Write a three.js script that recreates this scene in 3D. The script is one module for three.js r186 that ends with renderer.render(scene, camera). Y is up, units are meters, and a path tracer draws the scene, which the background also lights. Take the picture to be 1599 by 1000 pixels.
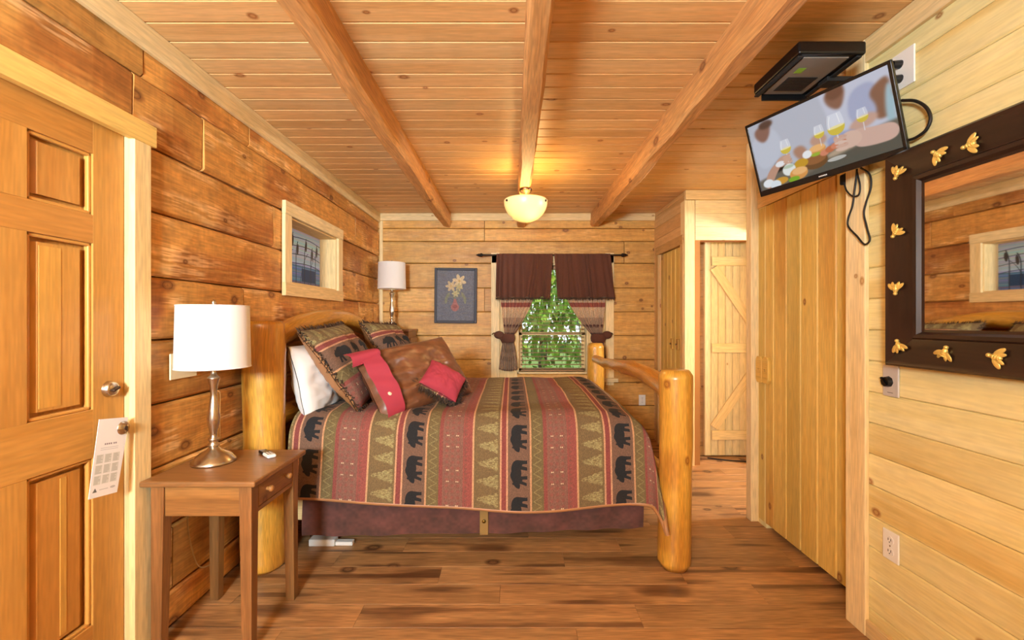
import * as THREE from 'three';
import { mergeGeometries, mergeVertices, toCreasedNormals } from 'three/addons/utils/BufferGeometryUtils.js';
import { RoundedBoxGeometry } from 'three/addons/geometries/RoundedBoxGeometry.js';
import { RectAreaLightUniformsLib } from 'three/addons/lights/RectAreaLightUniformsLib.js';

// ------------------------------------------------------------------ camera, sky, sun, large lights, exposure
const EYE = 1.31, F = 690;                                   // eye height in metres, focal length in pixels of the 1599 x 1000 frame
const scene = new THREE.Scene();
const camera = new THREE.PerspectiveCamera(2 * Math.atan(500 / F) * 180 / Math.PI, 1.599, 0.05, 200);
camera.position.set(0, EYE, 0);
camera.lookAt(0, EYE, -5);
const renderer = new THREE.WebGLRenderer();
renderer.toneMapping = THREE.LinearToneMapping;
renderer.toneMappingExposure = 1.12;
renderer.shadowMap.enabled = true;
RectAreaLightUniformsLib.init();
scene.background = new THREE.Color().setRGB(1.2, 1.3, 1.35);    // bright hazy daylight outside
const sun = new THREE.DirectionalLight(0xfff3dc, 5.0);
sun.position.set(3, 10, 4); sun.target.position.set(0, 0, -8); sun.castShadow = true;
sun.shadow.camera.left = -10; sun.shadow.camera.right = 10; sun.shadow.camera.top = 10; sun.shadow.camera.bottom = -10; sun.shadow.camera.far = 40;
scene.add(sun, sun.target);
// the photographer's softbox, left of and a little above the camera
const SOFT = { at: [-0.75, 1.7, 1.42], to: [-1.6, 3.4, -0.6], w: 0.5, h: 0.5 };
const flash = new THREE.RectAreaLight(0xe2f4ff, 360, SOFT.w, SOFT.h);
flash.position.set(...SOFT.at); flash.lookAt(...SOFT.to);
scene.add(flash);

// ------------------------------------------------------------------ helpers
let seed = 7;
const rnd = () => { seed = (seed * 1664525 + 1013904223) >>> 0; return seed / 4294967296; };
const rr = (a, b) => a + (b - a) * rnd();
const clamp = (x, a = 0, b = 1) => Math.min(b, Math.max(a, x));
const lerp = (a, b, t) => a + (b - a) * t;
const smooth = (a, b, x) => { const t = clamp((x - a) / (b - a)); return t * t * (3 - 2 * t); };
const V = (x, y, z) => new THREE.Vector3(x, y, z);
// pixel of the photograph + scale in pixels per metre (= F / depth) -> point
const P = (px, py, s) => V((px - 799.5) / s, EYE - (py - 500) / s, -F / s);

const PERM = new Uint16Array(4096); for (let i = 0; i < 4096; i++) PERM[i] = Math.floor(rnd() * 4096);
const hash = (x, y, s) => PERM[(PERM[(PERM[x & 4095] + y) & 4095] + s * 131) & 4095] / 4096;
function pn(x, y, px, py, s = 0) {                            // periodic value noise
  const xi = Math.floor(x), yi = Math.floor(y), fx = x - xi, fy = y - yi;
  const u = fx * fx * (3 - 2 * fx), v = fy * fy * (3 - 2 * fy);
  const x0 = ((xi % px) + px) % px, x1 = (x0 + 1) % px, y0 = ((yi % py) + py) % py, y1 = (y0 + 1) % py;
  return lerp(lerp(hash(x0, y0, s), hash(x1, y0, s), u), lerp(hash(x0, y1, s), hash(x1, y1, s), u), v);
}
const noise = (x, y = 0, s = 0) => pn(x, y, 4096, 4096, s);
const hex = (h) => [(h >> 16) & 255, (h >> 8) & 255, h & 255];

function wood({ W = 1024, H = 512, TL = 2.4, TW = 1.2, a, b, c, rings = 36, knots = 8, kr = [0.008, 0.02], streak = 0.5, streakN = 10, pale = 0, fine = 0.14, knotCol = 0x5a2c12, sd = 1, patches = 0, bump = 0, mottle = 0.01, saw = 0, streakX = 2 }) {
  a = hex(a); b = hex(b); c = hex(c); const kc = hex(knotCol);
  seed = 1000 + sd * 77;
  const K = []; for (let i = 0; i < knots; i++) K.push([rnd(), rnd(), rr(kr[0], kr[1]), rr(1.0, 1.7)]);
  const data = new Uint8Array(W * H * 4), bd = bump ? new Uint8Array(W * H * 4) : null;
  for (let j = 0; j < H; j++) for (let i = 0; i < W; i++) {
    const x = i / W, y = j / H;
    let yw = y + 0.012 * (pn(x * 5, y * 6, 5, 6, sd) - 0.5), kd = 9, kn = 0;
    for (const [kx, ky, r, el] of K) {
      let dx = x - kx, dy = y - ky; dx -= Math.round(dx); dy -= Math.round(dy); dx *= TL; dy *= TW;
      if (Math.abs(dx) > r * 9 || Math.abs(dy) > r * 4) continue;
      const g = Math.exp(-(dx * dx * 0.07 + dy * dy * 0.6) / (r * r));
      yw += (dy >= 0 ? 1 : -1) * g * r * 0.8 / TW;
      const d = Math.hypot(dx / (r * el), dy / r);
      if (d < kd) { kd = d; kn = 1; }
    }
    const n1 = pn(x * 3, yw * 26, 3, 26, sd + 1), n2 = pn(x * 7, yw * 80, 7, 80, sd + 2), n3 = pn(x * 44, yw * 256, 44, 256, sd + 3);
    const ring = 0.5 + 0.5 * Math.sin(6.2832 * (Math.round(rings) * yw + 2.2 * pn(x * 2, yw * 5, 2, 5, sd + 4)));
    let t = clamp(0.5 * n1 + 0.24 * ring * ring + 0.26 * n2);
    let r = lerp(a[0], b[0], t), g = lerp(a[1], b[1], t), bl = lerp(a[2], b[2], t);
    let s = smooth(0.58, 0.86, pn(x * streakX, yw * streakN, streakX, streakN, sd + 5)) * (0.5 + 0.5 * n2) * streak;
    if (patches) s = Math.max(s, patches * smooth(0.55, 0.8, pn(x * 9, y * 5, 9, 5, sd + 6)) * (0.4 + 0.6 * n2));
    r = lerp(r, c[0], s); g = lerp(g, c[1], s); bl = lerp(bl, c[2], s);
    if (pale) { const p = pale * smooth(0.62, 0.85, pn(x * 14, y * 16, 14, 16, sd + 8)) * smooth(0.35, 0.7, n3 * 0.5 + n2 * 0.5); r = lerp(r, 236, p); g = lerp(g, 200, p); bl = lerp(bl, 150, p); }
    if (kn && kd < 2.2) {
      const k = kd < 1 ? 0.42 + 0.12 * Math.sin(kd * 14) + 0.5 * smooth(0.55, 0.9, kd) : 0.5 * (1 - smooth(1, 2.0, kd));
      const kk = clamp(k * (kd < 1 ? 0.85 : 1)); r = lerp(r, kc[0], kk); g = lerp(g, kc[1], kk); bl = lerp(bl, kc[2], kk);
    }
    const mo = (pn(x * 60, y * 30, 60, 30, sd + 20) - 0.5) + 0.7 * (pn(x * 170, y * 90, 170, 90, sd + 21) - 0.5), f = 1 + (n3 - 0.5) * fine * 2 + mo * mottle * 2 + (saw ? saw * (pn(x * 340 + 3 * y, y * 14, 340, 14, sd + 22) - 0.5) : 0), o = (j * W + i) * 4;
    data[o] = clamp(r * f, 0, 255); data[o + 1] = clamp(g * f, 0, 255); data[o + 2] = clamp(bl * f, 0, 255); data[o + 3] = 255;
    if (bd) { const h = clamp(0.5 + (n2 - 0.5) * 0.5 + (n3 - 0.5) * 0.35 + (pn(x * 16, y * 10, 16, 10, sd + 9) - 0.5) * 0.5 - (kd < 1 ? 0.12 : 0)) * 255; bd[o] = bd[o + 1] = bd[o + 2] = h; bd[o + 3] = 255; }
  }
  const mk = (d, srgb) => { const tx = new THREE.DataTexture(d, W, H); if (srgb) tx.colorSpace = THREE.SRGBColorSpace; tx.wrapS = tx.wrapT = THREE.RepeatWrapping; tx.magFilter = THREE.LinearFilter; tx.minFilter = THREE.LinearMipmapLinearFilter; tx.generateMipmaps = true; tx.repeat.set(1 / TL, 1 / TW); tx.needsUpdate = true; return tx; };
  return { map: mk(data, true), bump: bd ? mk(bd, false) : null };
}
const std = (o) => new THREE.MeshStandardMaterial(o);
const phys = (o) => new THREE.MeshPhysicalMaterial(o);
function woodMat(w, o = {}) { return phys({ map: w.map, bumpMap: w.bump || null, bumpScale: o.bumpScale ?? 0.004, roughness: o.roughness ?? 0.5, vertexColors: true, clearcoat: o.clearcoat ?? 0, clearcoatRoughness: o.ccr ?? 0.3, specularIntensity: o.spec ?? 1 }); }

// materials ---------------------------------------------------------
const M = {};
M.log = woodMat(wood({ a: 0xd0984e, b: 0xbc7e3a, c: 0x823e16, rings: 26, knots: 20, kr: [0.006, 0.018], streak: 0.7, streakN: 8, pale: 0.5, patches: 0.6, fine: 0.09, sd: 3, bump: 1, mottle: 0.06, saw: 0.05 }), { roughness: 0.5, bumpScale: 0.002 });
M.logBack = woodMat(wood({ a: 0xd4a456, b: 0xc48c40, c: 0xa06426, rings: 24, knots: 16, kr: [0.007, 0.016], streak: 0.4, streakN: 9, pale: 0.25, patches: 0.35, fine: 0.07, sd: 5, bump: 1, mottle: 0.035, saw: 0.03 }), { roughness: 0.5, bumpScale: 0.0016 });
M.pine = woodMat(wood({ a: 0xe9dba4, b: 0xdfcc88, c: 0xcda252, rings: 22, knots: 5, kr: [0.006, 0.012], streak: 0.6, streakN: 14, fine: 0.035, knotCol: 0x7d3f16, sd: 7 }), { roughness: 0.5 });
M.ceil = woodMat(wood({ a: 0xe4bc84, b: 0xd6a668, c: 0xb98042, rings: 26, knots: 15, kr: [0.006, 0.013], streak: 0.45, streakN: 12, fine: 0.05, knotCol: 0x7c3d16, sd: 9 }), { roughness: 0.42 });
M.knotty = woodMat(wood({ a: 0xdebe6c, b: 0xd0a64c, c: 0xb47a34, rings: 24, knots: 14, kr: [0.007, 0.014], streak: 0.75, streakN: 9, fine: 0.06, knotCol: 0x5c2a10, sd: 11 }), { roughness: 0.45 });
M.floor = woodMat(wood({ a: 0xbe905e, b: 0x9a6e44, c: 0x563620, rings: 30, knots: 12, kr: [0.01, 0.026], streak: 0.9, streakN: 26, streakX: 6, fine: 0.13, knotCol: 0x3c2012, sd: 13, patches: 0.35 }), { roughness: 0.42 });
M.fir = woodMat(wood({ a: 0xcf9a50, b: 0xc48a3e, c: 0xae7030, rings: 60, knots: 0, streak: 0.35, streakN: 12, fine: 0.05, sd: 15 }), { roughness: 0.38 });
M.trim = woodMat(wood({ a: 0xecd6a6, b: 0xe3c88e, c: 0xd3ab6a, rings: 18, knots: 7, kr: [0.004, 0.008], streak: 0.4, streakN: 12, fine: 0.06, knotCol: 0x9a5f28, sd: 17 }), { roughness: 0.55 });
M.beam = woodMat(wood({ a: 0xd6a66c, b: 0xc49054, c: 0x9c6436, rings: 20, knots: 9, kr: [0.012, 0.022], streak: 0.4, streakN: 9, fine: 0.1, knotCol: 0x6b3a20, sd: 19, bump: 1, patches: 0.3 }), { roughness: 0.6, bumpScale: 0.003 });
M.post = woodMat(wood({ a: 0xd8a444, b: 0xc88c2e, c: 0xa46422, rings: 14, knots: 5, kr: [0.008, 0.018], streak: 0.55, streakN: 8, fine: 0.1, patches: 0.55, knotCol: 0x7a3d0e, sd: 21, TL: 1.6, TW: 0.8 }), { roughness: 0.35, clearcoat: 0.5, ccr: 0.2 });
M.table = woodMat(wood({ a: 0x94683e, b: 0x7e542a, c: 0x5c3a1e, rings: 22, knots: 5, kr: [0.01, 0.02], streak: 0.5, streakN: 9, fine: 0.09, knotCol: 0x4c2210, sd: 23 }), { roughness: 0.42, clearcoat: 0.25, ccr: 0.25 });
M.chest = M.table;
M.frame = woodMat(wood({ a: 0x2e1c14, b: 0x1c110c, c: 0x4a2416, rings: 30, knots: 0, streak: 0.35, streakN: 20, fine: 0.2, sd: 25, W: 512, H: 256 }), { roughness: 0.3, clearcoat: 0.4, ccr: 0.25 });
M.dark = std({ color: 0x14110f, roughness: 0.9 });
M.core = std({ color: 0xa8733c, roughness: 0.9 });
M.nickel = std({ color: 0xc9beac, metalness: 1, roughness: 0.26 });
M.nickelDark = std({ color: 0x6d6259, metalness: 1, roughness: 0.35 });
M.bronze = std({ color: 0x6a584a, metalness: 1, roughness: 0.3 });
M.iron = std({ color: 0x231a15, metalness: 0.6, roughness: 0.5 });
M.blackPlastic = std({ color: 0x0c0c0d, roughness: 0.28 });
M.blackMatte = std({ color: 0x121212, roughness: 0.7 });
M.cable = std({ color: 0x17120f, roughness: 0.55 });
M.greyPlastic = std({ color: 0x77736c, roughness: 0.5 });
M.whitePlastic = std({ color: 0xe9e5dc, roughness: 0.4 });
M.ivory = std({ color: 0xf0dfb4, roughness: 0.4 });
M.gold = std({ color: 0xe6c468, metalness: 0.45, roughness: 0.38 });
M.mirror = std({ color: 0xf2f2f0, metalness: 1, roughness: 0.02 });
M.linen = std({ color: 0xf0ece6, roughness: 0.95, side: THREE.DoubleSide });
M.shade = phys({ color: 0xf6f3ee, roughness: 0.95, transmission: 0.25, thickness: 0, side: THREE.DoubleSide });
M.glass = phys({ color: 0xffffff, roughness: 0.0, transmission: 1, thickness: 0, ior: 1.45 });
M.lining = phys({ color: 0xa8764a, roughness: 0.45, sheen: 0.4, side: THREE.DoubleSide });
M.red = phys({ color: 0xa43240, roughness: 0.85, sheen: 0.4, side: THREE.DoubleSide });
M.fringe = std({ color: 0x4b3626, roughness: 0.95, side: THREE.DoubleSide });
M.button = std({ color: 0xe8d5b5, roughness: 0.4 });

// geometry ----------------------------------------------------------
function build(pos, uv, idx, col) {
  const g = new THREE.BufferGeometry();
  g.setAttribute('position', new THREE.Float32BufferAttribute(pos, 3));
  if (uv) g.setAttribute('uv', new THREE.Float32BufferAttribute(uv, 2));
  if (idx) g.setIndex(idx);
  if (col) { const n = pos.length / 3, c = new Float32Array(n * 3); for (let i = 0; i < n; i++) c.set(col, i * 3); g.setAttribute('color', new THREE.BufferAttribute(c, 3)); }
  g.computeVertexNormals();
  return g;
}
function tint(g, col) { const n = g.attributes.position.count, c = new Float32Array(n * 3); for (let i = 0; i < n; i++) c.set(col, i * 3); g.setAttribute('color', new THREE.BufferAttribute(c, 3)); return g; }
const tone = (v = 0.12, warm = 0.04) => { const k = 1 + rr(-v, v), w = rr(-warm, warm); return [k * (1 + w), k, k * (1 - w)]; };
// a board along local x, w wide in y, front face at z = 0 and t thick behind it; grain along x; uv in metres
function board(len, w, t, { ch = 0.004, segs = 1, jz = 0, jy = 0, col = [1, 1, 1], uo = rnd() * 7, vo = rnd() * 5, nseed = Math.floor(rnd() * 900), endch = 0 } = {}) {
  const prof = [[-w / 2, -t], [-w / 2, -ch], [-w / 2 + ch, 0], [w / 2 - ch, 0], [w / 2, -ch], [w / 2, -t]], per = [0]; 
  for (let k = 0; k < 6; k++) per.push(per[k] + Math.hypot(prof[(k + 1) % 6][0] - prof[k][0], prof[(k + 1) % 6][1] - prof[k][1]));
  const pos = [], uv = [];
  const at = (k, i) => {
    const x = -len / 2 + len * i / segs; let [y, z] = prof[k];
    if (k > 0 && k < 5) z += jz * (noise(x * 5 + 50, k < 3 ? 3 : 7, nseed) - 0.5) * 2;
    if (jy && k > 0 && k < 5) y += jy * (noise(x * 4 + 90, k < 3 ? 1 : 2, nseed + 5) - 0.5) * 2;
    if (endch && (i === 0 || i === segs) && k > 0 && k < 5) z -= endch;
    return [x, y, z];
  };
  const push = (p, u, v) => { pos.push(...p); uv.push(u + uo, v + vo); };
  for (let k = 0; k < 6; k++) for (let i = 0; i < segs; i++) {
    const k2 = (k + 1) % 6, A = at(k, i), B = at(k2, i), C = at(k2, i + 1), D = at(k, i + 1), v1 = per[k], v2 = per[k + 1];
    push(A, A[0], v1); push(D, D[0], v1); push(C, C[0], v2); push(A, A[0], v1); push(C, C[0], v2); push(B, B[0], v2);
  }
  for (const i of [0, segs]) for (let k = 1; k < 5; k++) {
    const T = [at(0, i), at(k, i), at(k + 1, i)]; if (i) T.reverse();
    for (const q of T) push(q, q[1], q[2]);
  }
  return build(pos, uv, null, col);
}
// face orientation check for board(): the six side quads are wound so that +z is outside
const boardFlip = (() => { const g = board(1, 1, 1, { ch: 0.1 }); const n = g.attributes.normal, p = g.attributes.position; for (let i = 0; i < p.count; i++) if (Math.abs(p.getZ(i)) < 1e-6 && Math.abs(n.getZ(i)) > 0.9) return n.getZ(i) < 0; return false; })();
function flip(g) { const p = g.attributes; for (const key of Object.keys(p)) { const a = p[key]; for (let i = 0; i < a.count; i += 3) for (let c = 0; c < a.itemSize; c++) { const x = a.array[(i + 1) * a.itemSize + c]; a.array[(i + 1) * a.itemSize + c] = a.array[(i + 2) * a.itemSize + c]; a.array[(i + 2) * a.itemSize + c] = x; } } g.computeVertexNormals(); return g; }
const bd = (...a) => boardFlip ? flip(board(...a)) : board(...a);
// a box, chamfered all along; grain along the longest side; uv in metres
function bx(w, h, d, col = [1, 1, 1], r = 0.003) {
  const g = new RoundedBoxGeometry(w, h, d, 1, Math.min(r, w / 3, h / 3, d / 3));
  const p = g.attributes.position, n = g.attributes.normal, uv = g.attributes.uv, L = w >= h && w >= d ? 0 : h >= d ? 1 : 2, uo = rnd() * 7, vo = rnd() * 5;
  for (let i = 0; i < p.count; i++) {
    const q = [p.getX(i), p.getY(i), p.getZ(i)], m = [Math.abs(n.getX(i)), Math.abs(n.getY(i)), Math.abs(n.getZ(i))];
    const f = m[0] > m[1] && m[0] > m[2] ? 0 : m[1] > m[2] ? 1 : 2; const o = [0, 1, 2].filter((k) => k !== f);
    let [a, b] = o; if (b === L) [a, b] = [b, a];
    uv.setXY(i, q[a] + uo, q[b] + vo + f * 0.3);
  }
  return tint(g, col);
}
// a log swept along a curve with a radius that varies; ends rounded over
function logGeo(pts, rad, { segs = 24, around = 18, lump = 0.004, col = [1, 1, 1], cap = 0.02, flat = 1 } = {}) {
  const curve = new THREE.CatmullRomCurve3(pts), len = curve.getLength(), fr = curve.computeFrenetFrames(segs, false), pos = [], uv = [], idx = [], sd = Math.floor(rnd() * 900), uo = rnd() * 5, vo = rnd() * 5;
  const stations = [];
  stations.push([0, 0.001]); stations.push([0, 1 - cap / 0.05 * 0.35]);
  for (let i = 0; i <= segs; i++) stations.push([clamp(i / segs, cap / len, 1 - cap / len), 1]);
  stations.push([1, 1 - cap / 0.05 * 0.35]); stations.push([1, 0.001]);
  stations.forEach(([t, k], i) => {
    const c = curve.getPointAt(t), f = Math.min(segs, Math.round(t * segs)), N = fr.normals[f], B = fr.binormals[f], R = rad(t);
    for (let j = 0; j <= around; j++) {
      const th = 2 * Math.PI * j / around, jj = j % around;
      const r = R * k * (1 + (lump / R) * ((noise(t * len * 6 + 30, jj * 0.9 + 20, sd) - 0.5) * 2));
      const q = c.clone().addScaledVector(N, Math.cos(th) * r).addScaledVector(B, Math.sin(th) * r * flat);
      pos.push(q.x, q.y, q.z); uv.push(t * len + (1 - k) * R + uo, th * R + vo);
    }
  });
  const w = around + 1;
  for (let i = 0; i < stations.length - 1; i++) for (let j = 0; j < around; j++) { const A = i * w + j, B = A + 1, C = A + w, D = C + 1; idx.push(A, B, C, B, D, C); }
  const g = build(pos, uv, idx, col); fixSeam(g, stations.length, w); return g;
}
function fixSeam(g, rows, w) { const n = g.attributes.normal; for (let i = 0; i < rows; i++) { const a = i * w, b = a + w - 1; const v = V(n.getX(a) + n.getX(b), n.getY(a) + n.getY(b), n.getZ(a) + n.getZ(b)).normalize(); n.setXYZ(a, v.x, v.y, v.z); n.setXYZ(b, v.x, v.y, v.z); } }
const tube = (pts, r, segs = 40, around = 8, closed = false) => new THREE.TubeGeometry(new THREE.CatmullRomCurve3(pts.map((p) => p.isVector3 ? p : V(...p)), closed), segs, r, around, closed);
const lathe = (pts, n = 32) => new THREE.LatheGeometry(pts.map(([r, y]) => new THREE.Vector2(Math.max(r, 1e-4), y)), n);
function sheet(nu, nv, f, { uvf = (u, v) => [u, v] } = {}) {   // grid surface, f(u, v) -> [x, y, z]
  const pos = [], uv = [], idx = [];
  for (let j = 0; j <= nv; j++) for (let i = 0; i <= nu; i++) { const u = i / nu, v = j / nv; pos.push(...f(u, v)); uv.push(...uvf(u, v)); }
  for (let j = 0; j < nv; j++) for (let i = 0; i < nu; i++) { const a = j * (nu + 1) + i; idx.push(a, a + 1, a + nu + 1, a + 1, a + nu + 2, a + nu + 1); }
  return build(pos, uv, idx);
}
const prep = (g) => { const q = g.index ? g.toNonIndexed() : g; for (const k of Object.keys(q.attributes)) if (!['position', 'normal', 'uv'].includes(k)) q.deleteAttribute(k); return q; };
const merge = (...gs) => mergeGeometries(gs.map(prep));
const at = (g, x, y, z, rx = 0, ry = 0, rz = 0) => { const m = new THREE.Matrix4().makeRotationFromEuler(new THREE.Euler(rx, ry, rz)).setPosition(x, y, z); return g.applyMatrix4(m); };

// objects -----------------------------------------------------------
const taken = {};
const numbered = (n) => { const k = taken[n] = (taken[n] ?? -1) + 1; return k ? n + '_' + String(k).padStart(3, '0') : n; };
function info(o, label, category, group, kind) { o.userData.label = label; o.userData.category = category; if (group) o.userData.group = group; if (kind) o.userData.kind = kind; return o; }
function thing(name, label, category, pos = [0, 0, 0], turn = 0, group, kind) { const o = new THREE.Group(); o.name = numbered(name); o.position.set(...pos); o.rotation.y = turn; scene.add(o); return info(o, label, category, group, kind); }
const struct = (name, label, category, pos, turn) => thing(name, label, category, pos, turn, undefined, 'structure');
function part(parent, name, g, m, pos, rot, label) { const o = new THREE.Mesh(g, m); o.name = name; o.castShadow = o.receiveShadow = true; if (pos) o.position.set(...pos); if (rot) o.rotation.set(...rot); parent.add(o); if (label) o.userData.label = label; return o; }
function solo(name, g, m, label, category, pos = [0, 0, 0], rot = [0, 0, 0], group, kind) { const o = part(scene, numbered(name), g, m, pos, rot); return info(o, label, category, group, kind); }
function cut(r, holes) {                                       // rectangle [x0, x1, y0, y1] minus holes
  let list = [r];
  for (const h of holes) {
    const next = [];
    for (const [a, b, c, d] of list) {
      if (h[0] >= b || h[1] <= a || h[2] >= d || h[3] <= c) { next.push([a, b, c, d]); continue; }
      if (h[0] > a) next.push([a, h[0], c, d]);
      if (h[1] < b) next.push([h[1], b, c, d]);
      const x0 = Math.max(a, h[0]), x1 = Math.min(b, h[1]);
      if (h[2] > c) next.push([x0, x1, c, h[2]]);
      if (h[3] < d) next.push([x0, x1, h[3], d]);
    }
    list = next;
  }
  return list.filter((q) => q[1] - q[0] > 0.012 && q[3] - q[2] > 0.012);
}
const backing = (parent, rect, holes, z0, z1, m = M.core) => { for (const [a, b, c, d] of cut(rect, holes)) part(parent, 'backing', new THREE.BoxGeometry(b - a, d - c, z1 - z0), m, [(a + b) / 2, (c + d) / 2, (z0 + z1) / 2]); };
function boards(parent, name, m, rect, holes, opt = {}, thick = 0.02, v = 0.1, horizontal = true) {
  for (const [a, b, c, d] of cut(rect, holes)) {
    const gap = opt.gap ?? 0.0015, L = horizontal ? b - a : d - c, W = horizontal ? d - c : b - a;
    const g = bd(L - gap, W - gap, thick, { ...opt, col: tone(v, opt.warm ?? 0.04), segs: opt.seg ? Math.max(1, Math.round(L / opt.seg)) : 1 });
    part(parent, name, g, m, [(a + b) / 2, (c + d) / 2, opt.z ?? 0], horizontal ? null : [0, 0, Math.PI / 2]);
  }
}

// ------------------------------------------------------------------ room shell
const XL = -1.455, XR = 1.48, XC = 1.6, ZB = -4.83, TOP = 2.475;
seed = 4242;
{ // floor: laminate planks along x
  const f = struct('floor', 'brown wood-look laminate plank floor', 'floor');
  part(f, 'subfloor', new THREE.BoxGeometry(5.9, 0.1, 7.6), M.dark, [1.1, -0.062, -1.55]);
  let k = 0;
  for (let z = 2.15; z > -4.86; z -= 0.155, k++) {
    let x = -1.5 - [0.1, 0.72, 0.4, 1.0][k % 4] * rr(0.8, 1.1);
    for (; x < 3.6;) {
      const a = Math.max(x, -1.5), b = Math.min(x + 1.24, 3.85); x += 1.24;
      if (b - a < 0.05 || (z > 0.6) && a > 1.6) continue;
      const g = bd(b - a - 0.0012, 0.1538, 0.012, { ch: 0.0014, col: tone(0.13, 0.04) });
      part(f, 'plank', g, M.floor, [(a + b) / 2, 0, z - 0.0775], [-Math.PI / 2, 0, 0]);
    }
  }
}
{ // ceiling: tongue and groove boards along x
  const c = struct('ceiling', 'knotty pine tongue and groove board ceiling', 'ceiling');
  part(c, 'backing', new THREE.BoxGeometry(5.9, 0.12, 7.6), M.core, [1.1, TOP + 0.075, -1.55]);
  let k = 0;
  for (let z = ZB - 0.02; z < 2.1; z += 0.12, k++) {
    const cutx = k % 3 === 0 ? 0.1 : k % 3 === 1 ? 0.9 : 3.9;
    for (const [a, b] of [[-1.5, cutx], [cutx, 3.85]]) {
      if (b - a < 0.02) continue;
      part(c, 'ceiling_board', bd(b - a - 0.001, 0.1194, 0.018, { ch: 0.0055, col: tone(0.07, 0.03) }), M.ceil, [(a + b) / 2, TOP, z + 0.06], [Math.PI / 2, 0, 0]);
    }
  }
}
function hewn(len, w, h, col) { // rough timber with wavy arrises
  const n = 28, pos = [], uv = [], sd = Math.floor(rnd() * 900), uo = rnd() * 4, vo = rnd() * 3;
  const prof = [[-w / 2, 0], [-w / 2, -h * 0.86], [-w / 2 * 0.74, -h], [w / 2 * 0.74, -h], [w / 2, -h * 0.86], [w / 2, 0]];
  const pt = (k, i) => { const z = len * (i / n - 0.5); let [x, y] = prof[k]; if (k > 0 && k < 5) { x += (noise(z * 3.5 + 70, k, sd) - 0.5) * 0.014; y += (noise(z * 4.5 + 70, k < 3 ? 5 : 9, sd) - 0.5) * 0.018; } return [x, y, z]; };
  const per = [0, 0.13, 0.16, 0.23, 0.26, 0.39];
  for (let k = 0; k < 5; k++) for (let i = 0; i < n; i++) { const A = pt(k, i), B = pt(k + 1, i), C = pt(k + 1, i + 1), D = pt(k, i + 1); for (const [q, v] of [[A, per[k]], [B, per[k + 1]], [C, per[k + 1]], [A, per[k]], [C, per[k + 1]], [D, per[k]]]) { pos.push(...q); uv.push(q[2] + uo, v + vo); } }
  for (const i of [0, n]) for (let k = 1; k < 5; k++) { const T = [pt(0, i), pt(k, i), pt(k + 1, i)]; if (!i) T.reverse(); for (const q of T) { pos.push(...q); uv.push(q[0], q[1]); } }
  let g = build(pos, uv); g = toCreasedNormals(g, 0.35); return tint(g, col);
}
for (const [x, where] of [[-0.712, 'hewn pine ceiling beam closest to the entry door wall'], [0.097, 'hewn pine ceiling beam that carries the glass bowl pendant'], [0.903, 'hewn pine ceiling beam running beside the television']])
  solo('ceiling_beam', hewn(6.2, 0.092, 0.152, tone(0.04)), M.beam, where, 'beam', [x, TOP, ZB + 3.1 - 0.005], [0, 0, 0], 'ceiling beams');

// left wall: hewn log courses, local x = depth in front of the camera
const COURSES = [0, 0.15, 0.43, 0.70, 0.962, 1.228, 1.487, 1.753, 2.01, 2.27, 2.475];
const DOOR1 = [0.87, 1.7, 0, 2.03], WIN2 = [2.875, 3.655, 1.55, 1.985];
{
  const w = struct('wall_left', 'orange-brown hewn log wall with the entry door', 'wall', [XL, 0, 0], Math.PI / 2);
  backing(w, [-2.2, 4.95, -0.1, 2.52], [DOOR1, WIN2], -0.2, -0.05);
  const joints = [[2.6], [1.9, 3.6], [2.9], [2.2, 4.0], [3.3], [2.4, 4.2], [3.2], [2.7], [2.085, 4.1], [1.75, 2.45, 3.05, 3.9]];
  for (let k = 0; k < 10; k++) {
    const xs = [-2.15, ...joints[k], 4.84];
    for (let i = 0; i + 1 < xs.length; i++)
      boards(w, 'log', M.log, [xs[i], xs[i + 1], COURSES[k], COURSES[k + 1]], [DOOR1, WIN2], { ch: 0.011, seg: 0.16, jz: 0.005, jy: 0.0022, gap: 0.007, z: rr(-0.005, 0.004), warm: 0.05, endch: 0.002 }, 0.06, 0.17);
  }
}
// back wall
const WIN1 = [0.055, 0.835, 0.72, 1.93];
{
  const w = struct('wall_back', 'honey-coloured log plank wall with the curtained window', 'wall', [0, 0, ZB], 0);
  backing(w, [-1.66, 1.9, -0.1, 2.52], [WIN1], -0.2, -0.04);
  const ys = [0, 0.11, 0.372, 0.624, 0.876, 1.14, 1.40, 1.66, 1.93, 2.17, 2.31, 2.475], joints = [[], [0.4], [-0.5], [0.9], [-0.8], [0.2], [-0.3], [0.5], [1.225], [-0.3], [-0.3]];
  for (let k = 0; k < 11; k++) {
    const xs = [-1.5, ...joints[k], 1.62];
    for (let i = 0; i + 1 < xs.length; i++) boards(w, 'log', M.logBack, [xs[i], xs[i + 1], ys[k], ys[k + 1]], [WIN1], { ch: 0.006, seg: 0.2, jz: 0.003, jy: 0.0015, gap: 0.006, z: rr(-0.003, 0.003) }, 0.05, 0.09);
  }
}
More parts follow.
